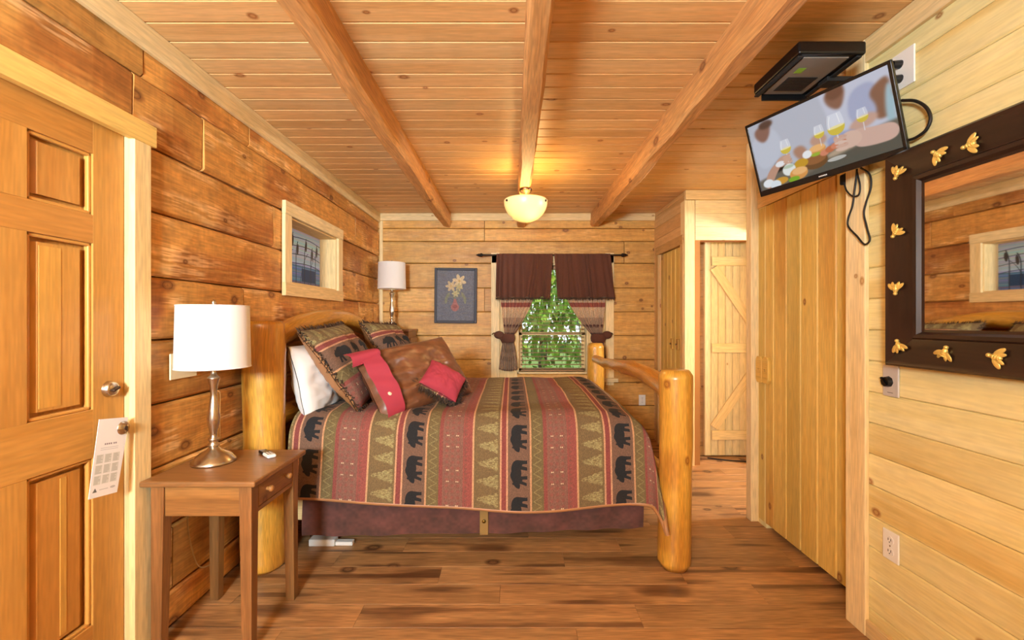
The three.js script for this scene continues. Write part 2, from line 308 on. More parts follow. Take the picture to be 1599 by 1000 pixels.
// right wall: tongue and groove, local x = z
{
  const w = struct('wall_right', 'pale yellow tongue and groove pine wall with the mirror', 'wall', [XR, 0, 0], -Math.PI / 2);
  backing(w, [-1.93, 2.25, -0.1, 2.52], [], -0.16, -0.015);
  for (let k = -1; k < 19; k++) {
    const y0 = Math.max(0, 0.117 + 0.128 * k), y1 = Math.min(TOP, 0.117 + 0.128 * (k + 1));
    if (y1 - y0 > 0.01) boards(w, 'wall_board', M.pine, [-1.93, 2.15, y0, y1], [], { ch: 0.005, gap: 0.0012, warm: 0.02 }, 0.02, 0.045);
  }
  // return of the wall into the closet recess
  part(w, 'return_board', bx(0.02, TOP, 0.12, [0.9, 0.9, 0.9]), M.trim, [-1.925, TOP / 2, -0.08]);
}
solo('baseboard_right', bx(3.5, 0.07, 0.016, [0.86, 0.8, 0.74]), M.trim, 'low pine baseboard along the yellow pine wall', 'baseboard', [XR - 0.008, 0.035, -0.17], [0, Math.PI / 2, 0], undefined, 'structure');
solo('trim_1', bx(0.106, TOP - 0.001, 0.019, [1.04, 1.03, 1.02]), M.trim, 'pale vertical corner trim between closet and yellow pine wall', 'trim', [XR - 0.0095, TOP / 2, -1.883], [0, -Math.PI / 2, 0], undefined, 'structure');
solo('trim_2', bx(3.5, 0.1, 0.019, [0.9, 0.84, 0.76]), M.trim, 'pine ceiling trim above the yellow pine wall', 'trim', [XR - 0.0095, TOP - 0.051, -0.08], [0, Math.PI / 2, 0], undefined, 'structure');
solo('trim_3', bx(6.4, 0.102, 0.02, [0.93, 0.9, 0.86]), M.trim, 'pale pine ceiling trim above the log wall of the entry door', 'trim', [XL + 0.012, TOP - 0.052, ZB + 3.2], [0, Math.PI / 2, 0], undefined, 'structure');
solo('trim_4', bx(3.02, 0.08, 0.02, [0.92, 0.86, 0.78]), M.trim, 'pine ceiling trim above the curtained window wall', 'trim', [0.06, TOP - 0.041, ZB + 0.012], [0, 0, 0], undefined, 'structure');
solo('trim_5', bx(0.035, 2.39, 0.02, [1, 0.96, 0.9]), M.trim, 'thin pale corner strip where the two log walls meet', 'trim', [XL + 0.03, 1.195, ZB + 0.012], [0, 0, 0], undefined, 'structure');

// closet wall and doors (recessed plane x = XC), local x = z
{
  const w = struct('wall_closet', 'pine header and posts around the plank closet door', 'wall', [XC, 0, 0], -Math.PI / 2);
  part(w, 'backing', new THREE.BoxGeometry(1.1, 2.6, 0.1), M.core, [-2.4, 1.25, -0.1]);
  part(w, 'header_board', bx(1.0, 0.11, 0.022, [0.88, 0.74, 0.58]), M.trim, [-2.39, 2.085, -0.005]);
  for (let k = 0; k < 3; k++) boards(w, 'wall_board', M.pine, [-2.89, -1.93, 2.14 + k * 0.112, 2.14 + (k + 1) * 0.112], [], { ch: 0.005, gap: 0.001, z: -0.01 }, 0.02, 0.05);
  part(w, 'corner_post', bx(0.06, TOP, 0.075, [1, 0.96, 0.92]), M.trim, [-2.9, TOP / 2, 0.01]);
  const d = struct('door_2', 'knotty pine plank closet door with wooden latch plates', 'door', [XC - 0.002, 0, 0], -Math.PI / 2);
  const edges = [-2.868, -2.79, -2.70, -2.575, -2.447, -2.312, -2.178, -2.045, -1.94];
  for (let i = 0; i < 8; i++) boards(d, 'plank', M.knotty, [edges[i], edges[i + 1], 0.03, 2.026], [], { ch: 0.006, gap: 0.0015, warm: 0.04 }, 0.024, 0.09, false);
  for (const [x, s] of [[-2.826, 1], [-2.755, 1]]) {
    const sh = new THREE.Shape(); [[-0.031, -0.06], [-0.018, -0.08], [0.018, -0.08], [0.031, -0.06], [0.031, 0.06], [0.018, 0.08], [-0.018, 0.08], [-0.031, 0.06]].forEach(([a, b], i) => i ? sh.lineTo(a, b) : sh.moveTo(a, b));
    const hole = new THREE.Path(); hole.absarc(0, 0, 0.013, 0, 7); sh.holes.push(hole);
    const h = part(d, 'latch_plate', tint(new THREE.ExtrudeGeometry(sh, { depth: 0.018, bevelEnabled: true, bevelSize: 0.003, bevelThickness: 0.003, bevelSegments: 1 }), [1.02, 0.95, 0.85]), M.knotty, [x, 0.995, 0.002], null, 'carved wooden latch plate');
    part(h, 'finger_knob', tint(lathe([[0, 0.02], [0.01, 0.018], [0.012, 0.012], [0.008, 0]], 14).rotateX(Math.PI / 2), [0.75, 0.65, 0.55]), M.knotty, [0, 0, 0.003]);
  }
}
// alcove side wall with folding slat doors, plane x = 1.556
const XA = 1.556, ZH = -3.965;
{
  const w = struct('wall_alcove', 'pine wall beside the back window with folding closet doors', 'wall', [XA, 0, 0], -Math.PI / 2);
  const hole = [-4.66, -4.04, 0, 2.0];
  backing(w, [-4.9, -3.985, -0.1, 2.52], [], -0.14, -0.06);
  for (let k = 0; k < 20; k++) boards(w, 'wall_board', M.ceil, [-4.83, -3.985, k * 0.128, Math.min(TOP, (k + 1) * 0.128)], [hole], { ch: 0.004, gap: 0.001 }, 0.06, 0.06);
  part(w, 'casing', bx(0.075, 2.07, 0.02, [0.72, 0.56, 0.4]), M.trim, [-4.695, 1.035, 0.008]);
  part(w, 'casing', bx(0.06, 2.07, 0.02, [0.85, 0.68, 0.5]), M.trim, [-4.015, 1.035, 0.008]);
  part(w, 'casing', bx(0.75, 0.085, 0.022, [0.72, 0.54, 0.38]), M.trim, [-4.36, 2.04, 0.01]);
  const d = struct('door_3', 'narrow folding plank closet doors with small wooden knobs', 'door', [XA, 0, 0], -Math.PI / 2);
  const e = [-4.655, -4.56, -4.455, -4.35, -4.245, -4.14, -4.045];
  for (let i = 0; i < 6; i++) boards(d, 'plank', M.knotty, [e[i], e[i + 1], 0.02, 1.995], [], { ch: 0.007, gap: 0.003, z: -0.012 - (i === 4 ? 0.004 : 0) }, 0.024, 0.12, false);
  for (const x of [-4.3, -4.15]) { const k = part(d, 'knob_plate', bx(0.06, 0.1, 0.02, [0.85, 0.75, 0.6], 0.006), M.knotty, [x, 1.08, 0], null, 'small wooden knob plate'); part(k, 'knob', lathe([[0, 0.012], [0.008, 0.011], [0.01, 0.005], [0.006, 0]], 12).rotateX(Math.PI / 2), M.bronze, [0, 0, 0.01]); }
}
// hall opening at the far right: header, post, wall behind, plank door
{
  const w = struct('wall_hall', 'pale pine header and post of the hall opening', 'wall', [0, 0, ZH], 0);
  part(w, 'backing', new THREE.BoxGeometry(1.4, 0.44, 0.1), M.core, [2.32, 2.25, -0.075]);
  part(w, 'post', bx(0.09, TOP - 0.09, 0.1, [1.05, 1.02, 0.98]), M.trim, [XA + 0.037, (TOP - 0.09) / 2, -0.045]);
  part(w, 'header_trim', bx(1.46, 0.085, 0.022, [0.95, 0.86, 0.74]), M.trim, [2.284, TOP - 0.044, 0.004]);
  for (let k = 0; k < 3; k++) boards(w, 'header_board', M.trim, [XA + 0.088, 3.0, 2.028 + k * 0.12, 2.028 + (k + 1) * 0.12], [], { ch: 0.003, gap: 0.0008 }, 0.024, 0.03);
  const b = struct('wall_passage', 'horizontal pine board wall behind the braced plank door', 'wall', [0, 0, -4.29], 0);
  part(b, 'backing', new THREE.BoxGeometry(2.2, 2.6, 0.1), M.core, [2.72, 1.25, -0.08]);
  for (let k = 0; k < 20; k++) boards(b, 'wall_board', M.ceil, [1.6, 3.7, k * 0.128, Math.min(TOP, (k + 1) * 0.128)], [], { ch: 0.003, gap: 0.001 }, 0.03, 0.05);
  part(b, 'baseboard', bx(2.0, 0.09, 0.016, [0.8, 0.68, 0.55]), M.trim, [2.6, 0.045, 0.009]);
  const d = struct('door_4', 'pale pine plank door with diagonal Z braces standing in the hall', 'door', [1.845, 0.012, -4.235], 0);
  const N = 9, W = 0.62, pw = (W - 0.06) / (N - 1);
  boards(d, 'edge_board', M.trim, [0, 0.06, 0, 2.045], [], { ch: 0.004, gap: 0.001, z: 0.004 }, 0.03, 0.02, false);
  for (let i = 0; i < N - 1; i++) boards(d, 'plank', M.trim, [0.06 + i * pw, 0.06 + (i + 1) * pw, 0, 2.045], [], { ch: 0.006, gap: 0.002 }, 0.026, 0.08, false);
  for (const y of [1.862, 1.03, 0.197]) part(d, 'rail', bx(W - 0.065, 0.088, 0.02, [1.04, 1, 0.94]), M.trim, [W / 2 + 0.03, y, 0.012]);
  const brace = (x0, y0, x1, y1) => part(d, 'brace', bx(Math.hypot(x1 - x0, y1 - y0), 0.085, 0.019, [1.0, 0.93, 0.84]), M.trim, [(x0 + x1) / 2, (y0 + y1) / 2, 0.011], [0, 0, Math.atan2(y1 - y0, x1 - x0)]);
  brace(0.085, 1.8, 0.56, 1.09); brace(0.085, 0.27, 0.56, 0.96);
}
// bathroom beyond the hall: the wall with its doorway lets lamp light into the hall
{
  const w = struct('wall_bathroom', 'pine wall between hall and bathroom with an open doorway', 'wall', [2.45, 0, 0], -Math.PI / 2);
  for (const [a, b, c, d] of cut([-4.3, -2.85, 0, TOP], [[-3.75, -2.95, -1, 2.02]])) part(w, 'wall_panel', bx(b - a, d - c, 0.1), M.pine, [(a + b) / 2, (c + d) / 2, 0]);
  const r = struct('wall_far', 'pine outer walls of the bathroom beyond the hall', 'wall');
  part(r, 'wall_panel', bx(0.1, 2.6, 3), M.pine, [3.8, 1.25, -3.4]);
  part(r, 'wall_panel', bx(2.3, 2.6, 0.1), M.pine, [2.75, 1.25, -2.83]);
  const l = thing('vanity_lamp', 'round white globe lamp inside the bathroom', 'lamp', [3.08, 1.82, -3.15]);
  part(l, 'globe', new THREE.SphereGeometry(0.07, 20, 14), std({ color: 0xffffff, emissive: 0xfff0d8, emissiveIntensity: 2 }));
  part(l, 'stem', new THREE.CylinderGeometry(0.01, 0.01, 0.6, 10), M.nickel, [0, 0.36, 0]);
  const p = new THREE.PointLight(0xeef2ff, 11, 0, 2); p.castShadow = true; p.shadow.radius = 2.5; l.add(p);
}
{ // wall behind the camera
  const w = struct('wall_rear', 'pine board wall behind the camera', 'wall', [0, 0, 2.2], 0);
  part(w, 'wall_panel', bx(3.2, 2.6, 0.1, [1, 0.95, 0.9]), M.pine, [0.05, 1.25, 0]);
}

// ------------------------------------------------------------------ entry door in the left wall, local x = depth
{
  const X0 = 0.885, X1 = 1.68, d = struct('door_1', 'orange fir six-panel entry door with nickel knob', 'door', [XL - 0.02, 0, 0], Math.PI / 2);
  const st = (x0, x1, y0, y1, name, tn, vert) => { const L = vert ? y1 - y0 : x1 - x0, W = vert ? x1 - x0 : y1 - y0; return part(d, name, bd(L, W, 0.042, { ch: 0.0015, col: tn }), M.fir, [(x0 + x1) / 2, (y0 + y1) / 2, 0], vert ? [0, 0, Math.PI / 2] : null); };
  st(X1 - 0.125, X1, 0.01, 2.02, 'stile', [0.97, 0.94, 0.86], true); st(X0, X0 + 0.125, 0.01, 2.02, 'stile', [1, 1, 1], true);
  const px = [[X0 + 0.125, X0 + 0.335], [X1 - 0.335, X1 - 0.125]];
  for (const [a, b] of [[0.236, 0.824], [0.995, 1.58], [1.68, 1.895]]) st(px[0][1], px[1][0], a, b, 'mullion', [1.02, 0.98, 0.9], true);
  for (const [a, b, t] of [[0.01, 0.236, [0.9, 0.78, 0.66]], [0.824, 0.995, [1.02, 0.98, 0.92]], [1.58, 1.68, [0.9, 0.78, 0.68]], [1.895, 2.02, [0.88, 0.78, 0.7]]]) st(X0 + 0.125, X1 - 0.125, a, b, 'rail', t, false);
  const rows = [[0.236, 0.824], [0.995, 1.58], [1.68, 1.895]];
  rows.forEach(([y0, y1], r) => px.forEach(([x0, x1], c) => {
    const w = x1 - x0, h = y1 - y0, cx = (x0 + x1) / 2, cy = (y0 + y1) / 2;
    const p = part(d, 'panel', bd(h - 0.05, w - 0.05, 0.02, { ch: 0.012, col: [[0.93, 0.78, 0.62], [1.02, 0.97, 0.88], [0.94, 0.86, 0.78]][r] }), M.fir, [cx, cy, -0.01], [0, 0, Math.PI / 2]);
    // light strips of wood glued into the panel, as in the photograph
    part(p, 'field', bd(h - 0.0, w - 0.0, 0.012, { ch: 0.001, col: [0.98, 0.92, 0.82] }), M.fir, [0, 0, -0.018]);
    const mg = []; for (const [dx, dy, lx, ly] of [[0, h / 2 - 0.006, w, 0.012], [0, -h / 2 + 0.006, w, 0.012], [w / 2 - 0.006, 0, 0.012, h], [-w / 2 + 0.006, 0, 0.012, h]]) mg.push(at(bx(lx, ly, 0.018, [1, 1, 1], 0.005), cx + dx, cy + dy, -0.014));
    const mm = part(d, 'moulding', tint(merge(...mg), [1.06, 1.0, 0.9]), M.fir);
    if (r < 2) part(p, 'inlay_strip', bd(h - 0.07, [0.022, 0.07][r], 0.003, { ch: 0.001, col: [1.12, 1.14, 1.0] }), M.fir, [0, [-0.012, 0.03][r], 0.0012], null, 'paler strip of wood in the panel');
  }));
  const bolt = part(d, 'deadbolt', lathe([[0, 0.022], [0.02, 0.021], [0.026, 0.016], [0.029, 0.004], [0.03, 0]], 28).rotateX(Math.PI / 2), M.nickel, [1.616, 1.058, 0.001], null, 'round brushed nickel deadbolt');
  part(bolt, 'thumb_turn', bx(0.03, 0.01, 0.014, [1, 1, 1], 0.004), M.nickelDark, [0, 0, 0.026], [0, 0, 0.4]);
  const kn = part(d, 'knob', lathe([[0.0, 0.062], [0.017, 0.06], [0.026, 0.05], [0.027, 0.04], [0.02, 0.028], [0.012, 0.02], [0.012, 0.008], [0.031, 0.006], [0.033, 0]], 32).rotateX(Math.PI / 2), M.nickel, [1.617, 0.915, 0.001], null, 'brushed nickel door knob');
  part(kn, 'lock_button', lathe([[0, 0.004], [0.007, 0.004], [0.008, 0]], 14).rotateX(Math.PI / 2), M.nickelDark, [0, 0, 0.06]);
  const t = struct('trim_6', 'pale casing around the fir entry door', 'trim', [XL, 0, 0], Math.PI / 2);
  part(t, 'side_casing', bx(0.078, 2.0, 0.024, [1.03, 0.98, 0.86]), M.trim, [1.715, 1.0, 0.012]);
  part(t, 'side_casing', bx(0.078, 2.0, 0.024), M.trim, [0.845, 1.0, 0.012]);
  part(t, 'head_casing', bx(0.98, 0.082, 0.03, [1.0, 0.83, 0.42]), M.trim, [1.285, 2.04, 0.015], null, 'yellower head casing board');
  part(t, 'jamb', bx(0.014, 2.02, 0.1, [0.86, 0.8, 0.7]), M.trim, [1.689, 1.01, -0.046]);
  part(t, 'jamb', bx(0.014, 2.02, 0.1), M.trim, [0.876, 1.01, -0.046]);
  part(t, 'head_jamb', bx(0.84, 0.012, 0.1, [0.9, 0.7, 0.4]), M.trim, [1.285, 2.026, -0.046]);
  const o = struct('wall_porch', 'dark board closing the outside of the entry door', 'wall', [XL - 0.15, 0, -1.285], Math.PI / 2);
  part(o, 'wall_panel', new THREE.BoxGeometry(1.0, 2.2, 0.04), M.core, [0, 1.05, 0]);
}
// ------------------------------------------------------------------ canvases
function canvasTex(w, h, draw, wrap = true) { const c = document.createElement('canvas'); c.width = w; c.height = h; const x = c.getContext('2d'); draw(x, w, h); const t = new THREE.CanvasTexture(c); t.colorSpace = THREE.SRGBColorSpace; if (wrap) t.wrapS = t.wrapT = THREE.RepeatWrapping; t.magFilter = THREE.LinearFilter; t.anisotropy = 8; return t; }
function weave(x, w, h, amt, sx = 1, sy = 1) { const im = x.getImageData(0, 0, w, h), d = im.data; for (let j = 0; j < h; j++) for (let i = 0; i < w; i++) { const k = 1 + amt * ((hash(i >> (sx - 1), j >> (sy - 1), 3) - 0.5) + 0.6 * (pn(i / 5, j / 9, Math.max(1, Math.round(w / 5)), Math.max(1, Math.round(h / 9)), 6) - 0.5) + 0.15 * ((i + j) % 4 < 2 ? 1 : -1)), o = (j * w + i) * 4; for (let c = 0; c < 3; c++) d[o + c] = clamp(d[o + c] * k, 0, 255); } x.putImageData(im, 0, 0); }
function bear(x, cx, cy, L, rot, col, mir = 1) { // walking bear silhouette, head to -x, feet to +y
  x.save(); x.translate(cx, cy); x.rotate(rot); x.scale(L / 100, mir * L / 100); x.fillStyle = col; x.beginPath();
  x.moveTo(-50, -2); x.quadraticCurveTo(-47, -12, -38, -17); x.lineTo(-36, -23); x.quadraticCurveTo(-32, -25, -30, -20); x.quadraticCurveTo(-22, -24, -12, -29); x.quadraticCurveTo(-2, -32, 8, -26); x.quadraticCurveTo(28, -29, 42, -18); x.quadraticCurveTo(50, -8, 47, 4);
  x.lineTo(45, 27); x.lineTo(47, 31); x.lineTo(34, 31); x.lineTo(33, 14); x.lineTo(27, 12); x.lineTo(22, 31); x.lineTo(11, 31); x.lineTo(15, 8);
  x.quadraticCurveTo(0, 12, -8, 8); x.lineTo(-7, 31); x.lineTo(-19, 31); x.lineTo(-19, 14); x.lineTo(-25, 13); x.lineTo(-31, 29); x.lineTo(-41, 29); x.lineTo(-33, 4);
  x.quadraticCurveTo(-42, 7, -50, 2); x.closePath(); x.fill(); x.restore();
}
function soften(x, w, h, r) { for (let pass = 0; pass < 2; pass++) { const im = x.getImageData(0, 0, w, h), d = im.data, o = new Uint8ClampedArray(d); const run = (n, m, sa, sb, src, dst) => { for (let a = 0; a < n; a++) for (let c = 0; c < 3; c++) { let sum = 0; for (let k = -r; k <= r; k++) sum += src[a * sa + clamp(k, 0, m - 1) * sb + c]; for (let b = 0; b < m; b++) { dst[a * sa + b * sb + c] = sum / (2 * r + 1); sum += src[a * sa + Math.min(m - 1, b + r + 1) * sb + c] - src[a * sa + Math.max(0, b - r) * sb + c]; } } }; run(h, w, w * 4, 4, d, o); run(w, h, 4, w * 4, o, d); x.putImageData(im, 0, 0); } }
const PW = 0.565, PH = 0.186;                                  // repeat of the lodge print in metres
const printTex = canvasTex(1024, 676, (x, w, h) => {          // two repeats high
  const B = (a, b, c) => { x.fillStyle = c; x.fillRect(a * w, 0, (b - a) * w + 1, h); };
  B(0, 1, '#6f5438'); B(0, 0.016, '#b98a68'); B(0.016, 0.06, '#7e3e38'); B(0.06, 0.076, '#b98a68'); B(0.076, 0.285, '#6c5140'); B(0.285, 0.302, '#b48660'); B(0.302, 0.415, '#6a5a38');
  B(0.415, 0.735, '#7a5446'); B(0.415, 0.45, '#80423a'); B(0.645, 0.735, '#88483f'); B(0.735, 0.752, '#bc9068'); B(0.752, 1, '#6e5a3a');
  for (let r = 0; r < 2; r++) {
    const y0 = r * h / 2, hh = h / 2;
    bear(x, 0.178 * w, y0 + hh * 0.5, hh * 0.8, Math.PI / 2, '#1d1d1f', -1);
    x.fillStyle = '#88483f';
    for (let k = 0; k < 6; k++) for (const fx of [0.49, 0.545, 0.6]) { x.save(); x.translate(fx * w, y0 + hh * (k + 0.5) / 6); x.rotate(Math.PI / 4); x.globalAlpha = 0.75; x.fillRect(-13, -13, 26, 26); x.fillStyle = '#7a5446'; x.fillRect(-5, -5, 10, 10); x.restore(); x.fillStyle = '#88483f'; }
    x.fillStyle = '#704c3e'; for (let k = 0; k < 8; k++) { x.beginPath(); x.moveTo(0.66 * w, y0 + hh * k / 8); x.lineTo(0.69 * w, y0 + hh * (k + 0.5) / 8); x.lineTo(0.66 * w, y0 + hh * (k + 1) / 8); x.globalAlpha = 0.5; x.fill(); x.globalAlpha = 1; }
    x.fillStyle = '#d8c49c'; for (const fy of [0.2, 0.52]) for (const fx of [0.5, 0.59]) for (const dx of [-9, 9]) { x.beginPath(); x.moveTo(fx * w, y0 + hh * fy); x.lineTo(fx * w + dx * 1.3, y0 + hh * fy - 8); x.lineTo(fx * w + dx * 1.3, y0 + hh * fy + 8); x.fill(); }
    for (let k = 0; k < 2; k++) { // fir trees lying along the band
      const yc = y0 + hh * (k + 0.5) / 2; x.fillStyle = '#8f8550'; x.globalAlpha = 0.8;
      for (let q = 0; q < 420; q++) { const t = Math.sqrt(hash(q, k, 11 + r)), half = (10 + t * 62) * (0.75 + 0.25 * Math.abs(Math.sin(t * 12))), yy = (hash(q, k + 5, 12 + r) * 2 - 1) * half; x.globalAlpha = 0.3 + 0.5 * hash(q, 7, 13); x.fillStyle = q % 3 ? '#918859' : '#a39a68'; x.fillRect((0.77 + t * 0.2) * w, yc + yy, 15, 4); }
      x.globalAlpha = 1;
    }
    x.strokeStyle = '#8d8256'; x.lineWidth = 7; x.globalAlpha = 0.7; x.beginPath(); for (let k = 0; k <= 8; k++) { const q = [(k % 2 ? 0.395 : 0.32) * w, y0 + hh * k / 8]; k ? x.lineTo(...q) : x.moveTo(...q); } x.stroke(); x.globalAlpha = 1;
  }
  weave(x, w, h, 0.34, 2, 2);
});
printTex.repeat.set(1 / PW, 1 / (2 * PH));
M.print = phys({ map: printTex, roughness: 0.92, sheen: 0.25, side: THREE.DoubleSide });
const suede = canvasTex(512, 256, (x, w, h) => { x.fillStyle = '#57382f'; x.fillRect(0, 0, w, h); const im = x.getImageData(0, 0, w, h), d = im.data; for (let j = 0; j < h; j++) for (let i = 0; i < w; i++) { const n = 0.6 * pn(i / 32, j / 32, 16, 8, 31) + 0.4 * pn(i / 9, j / 9, 57, 28, 32), o = (j * w + i) * 4; d[o] = clamp(lerp(72, 112, n)); d[o] = lerp(70, 116, n); d[o + 1] = lerp(48, 68, n); d[o + 2] = lerp(40, 60, n); } x.putImageData(im, 0, 0); });
M.suede = phys({ map: suede, roughness: 0.9, sheen: 0.5, side: THREE.DoubleSide }); suede.repeat.set(1 / 0.9, 1 / 0.45);
const leatherT = canvasTex(512, 512, (x, w, h) => { const im = x.createImageData(w, h), d = im.data; for (let j = 0; j < h; j++) for (let i = 0; i < w; i++) { const n = 0.5 * pn(i / 64, j / 64, 8, 8, 41) + 0.3 * pn(i / 12, j / 12, 43, 43, 42) + 0.2 * hash(i, j, 4), o = (j * w + i) * 4; d[o] = lerp(96, 136, n); d[o + 1] = lerp(58, 84, n); d[o + 2] = lerp(34, 54, n); d[o + 3] = 255; } x.putImageData(im, 0, 0); });
M.leather = phys({ map: leatherT, roughness: 0.42, clearcoat: 0.25, clearcoatRoughness: 0.35, side: THREE.DoubleSide }); leatherT.repeat.set(2, 2);
const valT = canvasTex(256, 256, (x, w, h) => { x.fillStyle = '#5a3425'; x.fillRect(0, 0, w, h); weave(x, w, h, 0.3, 1, 2); });
M.valance = phys({ map: valT, roughness: 0.95, side: THREE.DoubleSide, transmission: 0.06, thickness: 0 }); valT.repeat.set(4, 4);
const curT = canvasTex(512, 1024, (x, w, h) => {
  x.fillStyle = '#c4a58a'; x.fillRect(0, 0, w, h); const R = (a, b, c) => { x.fillStyle = c; x.fillRect(0, a * h, w, (b - a) * h); };
  R(0, 0.02, '#c9a88a'); R(0.02, 0.075, '#9a5345'); R(0.075, 0.2, '#d0b290'); R(0.2, 0.38, '#b59478'); R(0.38, 0.42, '#7d5a4a'); R(0.42, 0.8, '#a88a70'); R(0.8, 1, '#9a7c64');
  for (let k = 0; k < 6; k++) bear(x, (k + 0.5) / 6 * w, 0.3 * h, 70, 0, '#6a4034');
  x.strokeStyle = '#5c3e30'; x.lineWidth = 5; for (let k = 0; k < 12; k++) for (const y of [0.5, 0.6, 0.7, 0.85]) { x.beginPath(); x.moveTo(k * w / 12, y * h); x.lineTo((k + 0.5) * w / 12, (y - 0.05) * h); x.lineTo((k + 1) * w / 12, y * h); x.stroke(); }
  weave(x, w, h, 0.3, 2, 2);
}, false);
curT.flipY = true;
M.curtain = phys({ map: curT, roughness: 0.95, side: THREE.DoubleSide, transmission: 0.08, thickness: 0 });

// ------------------------------------------------------------------ back window, blind, curtains
{
  const w = struct('window_1', 'wood-framed window with green trees outside', 'window', [0, 0, ZB], 0);
  const [x0, x1, y0, y1] = WIN1, cx = (x0 + x1) / 2;
  for (const [a, b] of [[-0.227, -0.135], [1.017, 1.109]]) part(w, 'casing', bx(0.092, 1.44, 0.026, [1.05, 1.02, 0.98]), M.trim, [(a + b) / 2, 1.32, 0.013]);
  for (const [a, b] of [[-0.133, 0.058], [0.832, 1.015]]) part(w, 'inner_casing', bx(b - a, 1.36, 0.018, [1.0, 0.9, 0.72]), M.trim, [(a + b) / 2, 1.28, 0.009]);
  part(w, 'head_casing', bx(1.336, 0.08, 0.026), M.trim, [cx, 1.97, 0.013]);
  part(w, 'sill', bx(1.4, 0.04, 0.1), M.trim, [cx, 0.66, 0.03]);
  for (const x of [x0 + 0.01, x1 - 0.01]) part(w, 'jamb', bx(0.02, y1 - y0, 0.2), M.trim, [x, (y0 + y1) / 2, -0.1]);
  for (const y of [y0 + 0.01, y1 - 0.01]) part(w, 'jamb', bx(x1 - x0, 0.02, 0.2), M.trim, [cx, y, -0.1]);
  const sash = (name, ya, yb, z) => { const s = new THREE.Group(); s.name = name; w.add(s); const W = x1 - x0 - 0.04; for (const x of [-W / 2 + 0.02, W / 2 - 0.02]) part(s, 'stile', bx(0.04, yb - ya, 0.03, [1, 0.9, 0.75]), M.trim, [cx + x, (ya + yb) / 2, z]); for (const y of [ya + 0.0175, yb - 0.0175]) part(s, 'rail', bx(W, 0.035, 0.03, [1, 0.9, 0.75]), M.trim, [cx, y, z]); part(s, 'pane', new THREE.PlaneGeometry(W - 0.07, yb - ya - 0.06), M.glass, [cx, (ya + yb) / 2, z]); };
  sash('lower_sash', y0 + 0.02, 1.175, -0.115); sash('upper_sash', 1.14, y1 - 0.02, -0.15);
  const b = thing('window_blind', 'dark wooden horizontal blind with open slats in the window', 'blind', [cx, 0, ZB - 0.055]);
  const slatM = std({ color: 0x9c7448, roughness: 0.5 });
  const sg = bx(0.7, 0.003, 0.05, [1, 1, 1], 0.001);
  part(b, 'head_rail', bx(0.7, 0.04, 0.05), slatM, [0, 1.885, 0]);
  for (let y = 0.775; y < 1.86; y += 0.0435) part(b, 'slat', sg, slatM, [0, y, 0], [0.1, 0, 0]);
  part(b, 'bottom_rail', bx(0.7, 0.015, 0.05), slatM, [0, 0.755, 0]);
  for (const x of [-0.3, 0.3]) part(b, 'ladder_tape', bx(0.004, 1.12, 0.002), slatM, [x, 1.31, 0.027]);
}
{ // outdoors
  const lawn = solo('lawn', new THREE.PlaneGeometry(40, 30).rotateX(-Math.PI / 2), std({ color: 0x5d7a34, roughness: 1 }), 'green lawn outside the window', 'lawn', [0, -0.5, -20], [0, 0, 0], undefined, 'structure');
  const leafM = phys({ color: 0x88ac4c, roughness: 0.7, transmission: 0.4, thickness: 0, side: THREE.DoubleSide }), bark = std({ color: 0x4a3826, roughness: 1 });
  const leaf = new THREE.BufferGeometry(); leaf.setAttribute('position', new THREE.Float32BufferAttribute([0, -0.09, 0, 0.045, 0, 0.012, 0, 0.1, 0, -0.045, 0, 0.012], 3)); leaf.setIndex([0, 1, 2, 0, 2, 3]); leaf.computeVertexNormals();
  seed = 991;
  [[0.0, -8.2, 2.3, 1.9, 'leafy green tree close outside the window'], [1.3, -7.6, 1.6, 1.5, 'leafy green shrub outside the window beside the tree'], [0.7, -10.5, 3.2, 2.4, 'tall green tree further behind the window']].forEach(([x, z, y, r, label], q) => {
    const t = thing('garden_tree', label, 'tree', [x, -0.5, z], 0, 'trees outside the window');
    part(t, 'trunk', logGeo([V(0, 0, 0), V(0.05, y * 0.5, 0), V(0, y + 0.5, 0)], (k) => 0.12 * (1 - 0.6 * k), { segs: 8, around: 8 }), bark);
    const n = [1500, 1300, 1800][q], im = new THREE.InstancedMesh(leaf, leafM, n), m = new THREE.Matrix4(), e = new THREE.Euler(), col = new THREE.Color();
    for (let i = 0; i < n; i++) { const th = rr(0, 6.283), ph = Math.acos(rr(-1, 1)), R = r * Math.cbrt(rr(0.15, 1)); e.set(rr(-1, 1), rr(0, 6.283), rr(-1, 1)); m.makeRotationFromEuler(e).setPosition(R * Math.sin(ph) * Math.cos(th), y + 0.5 + R * Math.cos(ph) * 0.95, R * Math.sin(ph) * Math.sin(th) * 0.7); m.scale(V(1, 1, 1).multiplyScalar(rr(0.7, 1.5))); im.setMatrixAt(i, m); const k = rr(0.35, 1.5); im.setColorAt(i, col.setRGB(k * rr(0.8, 1.1), k, k * rr(0.6, 0.9))); }
    im.name = 'foliage'; im.userData.kind = 'stuff'; im.castShadow = im.receiveShadow = true; t.add(im);
  });
}
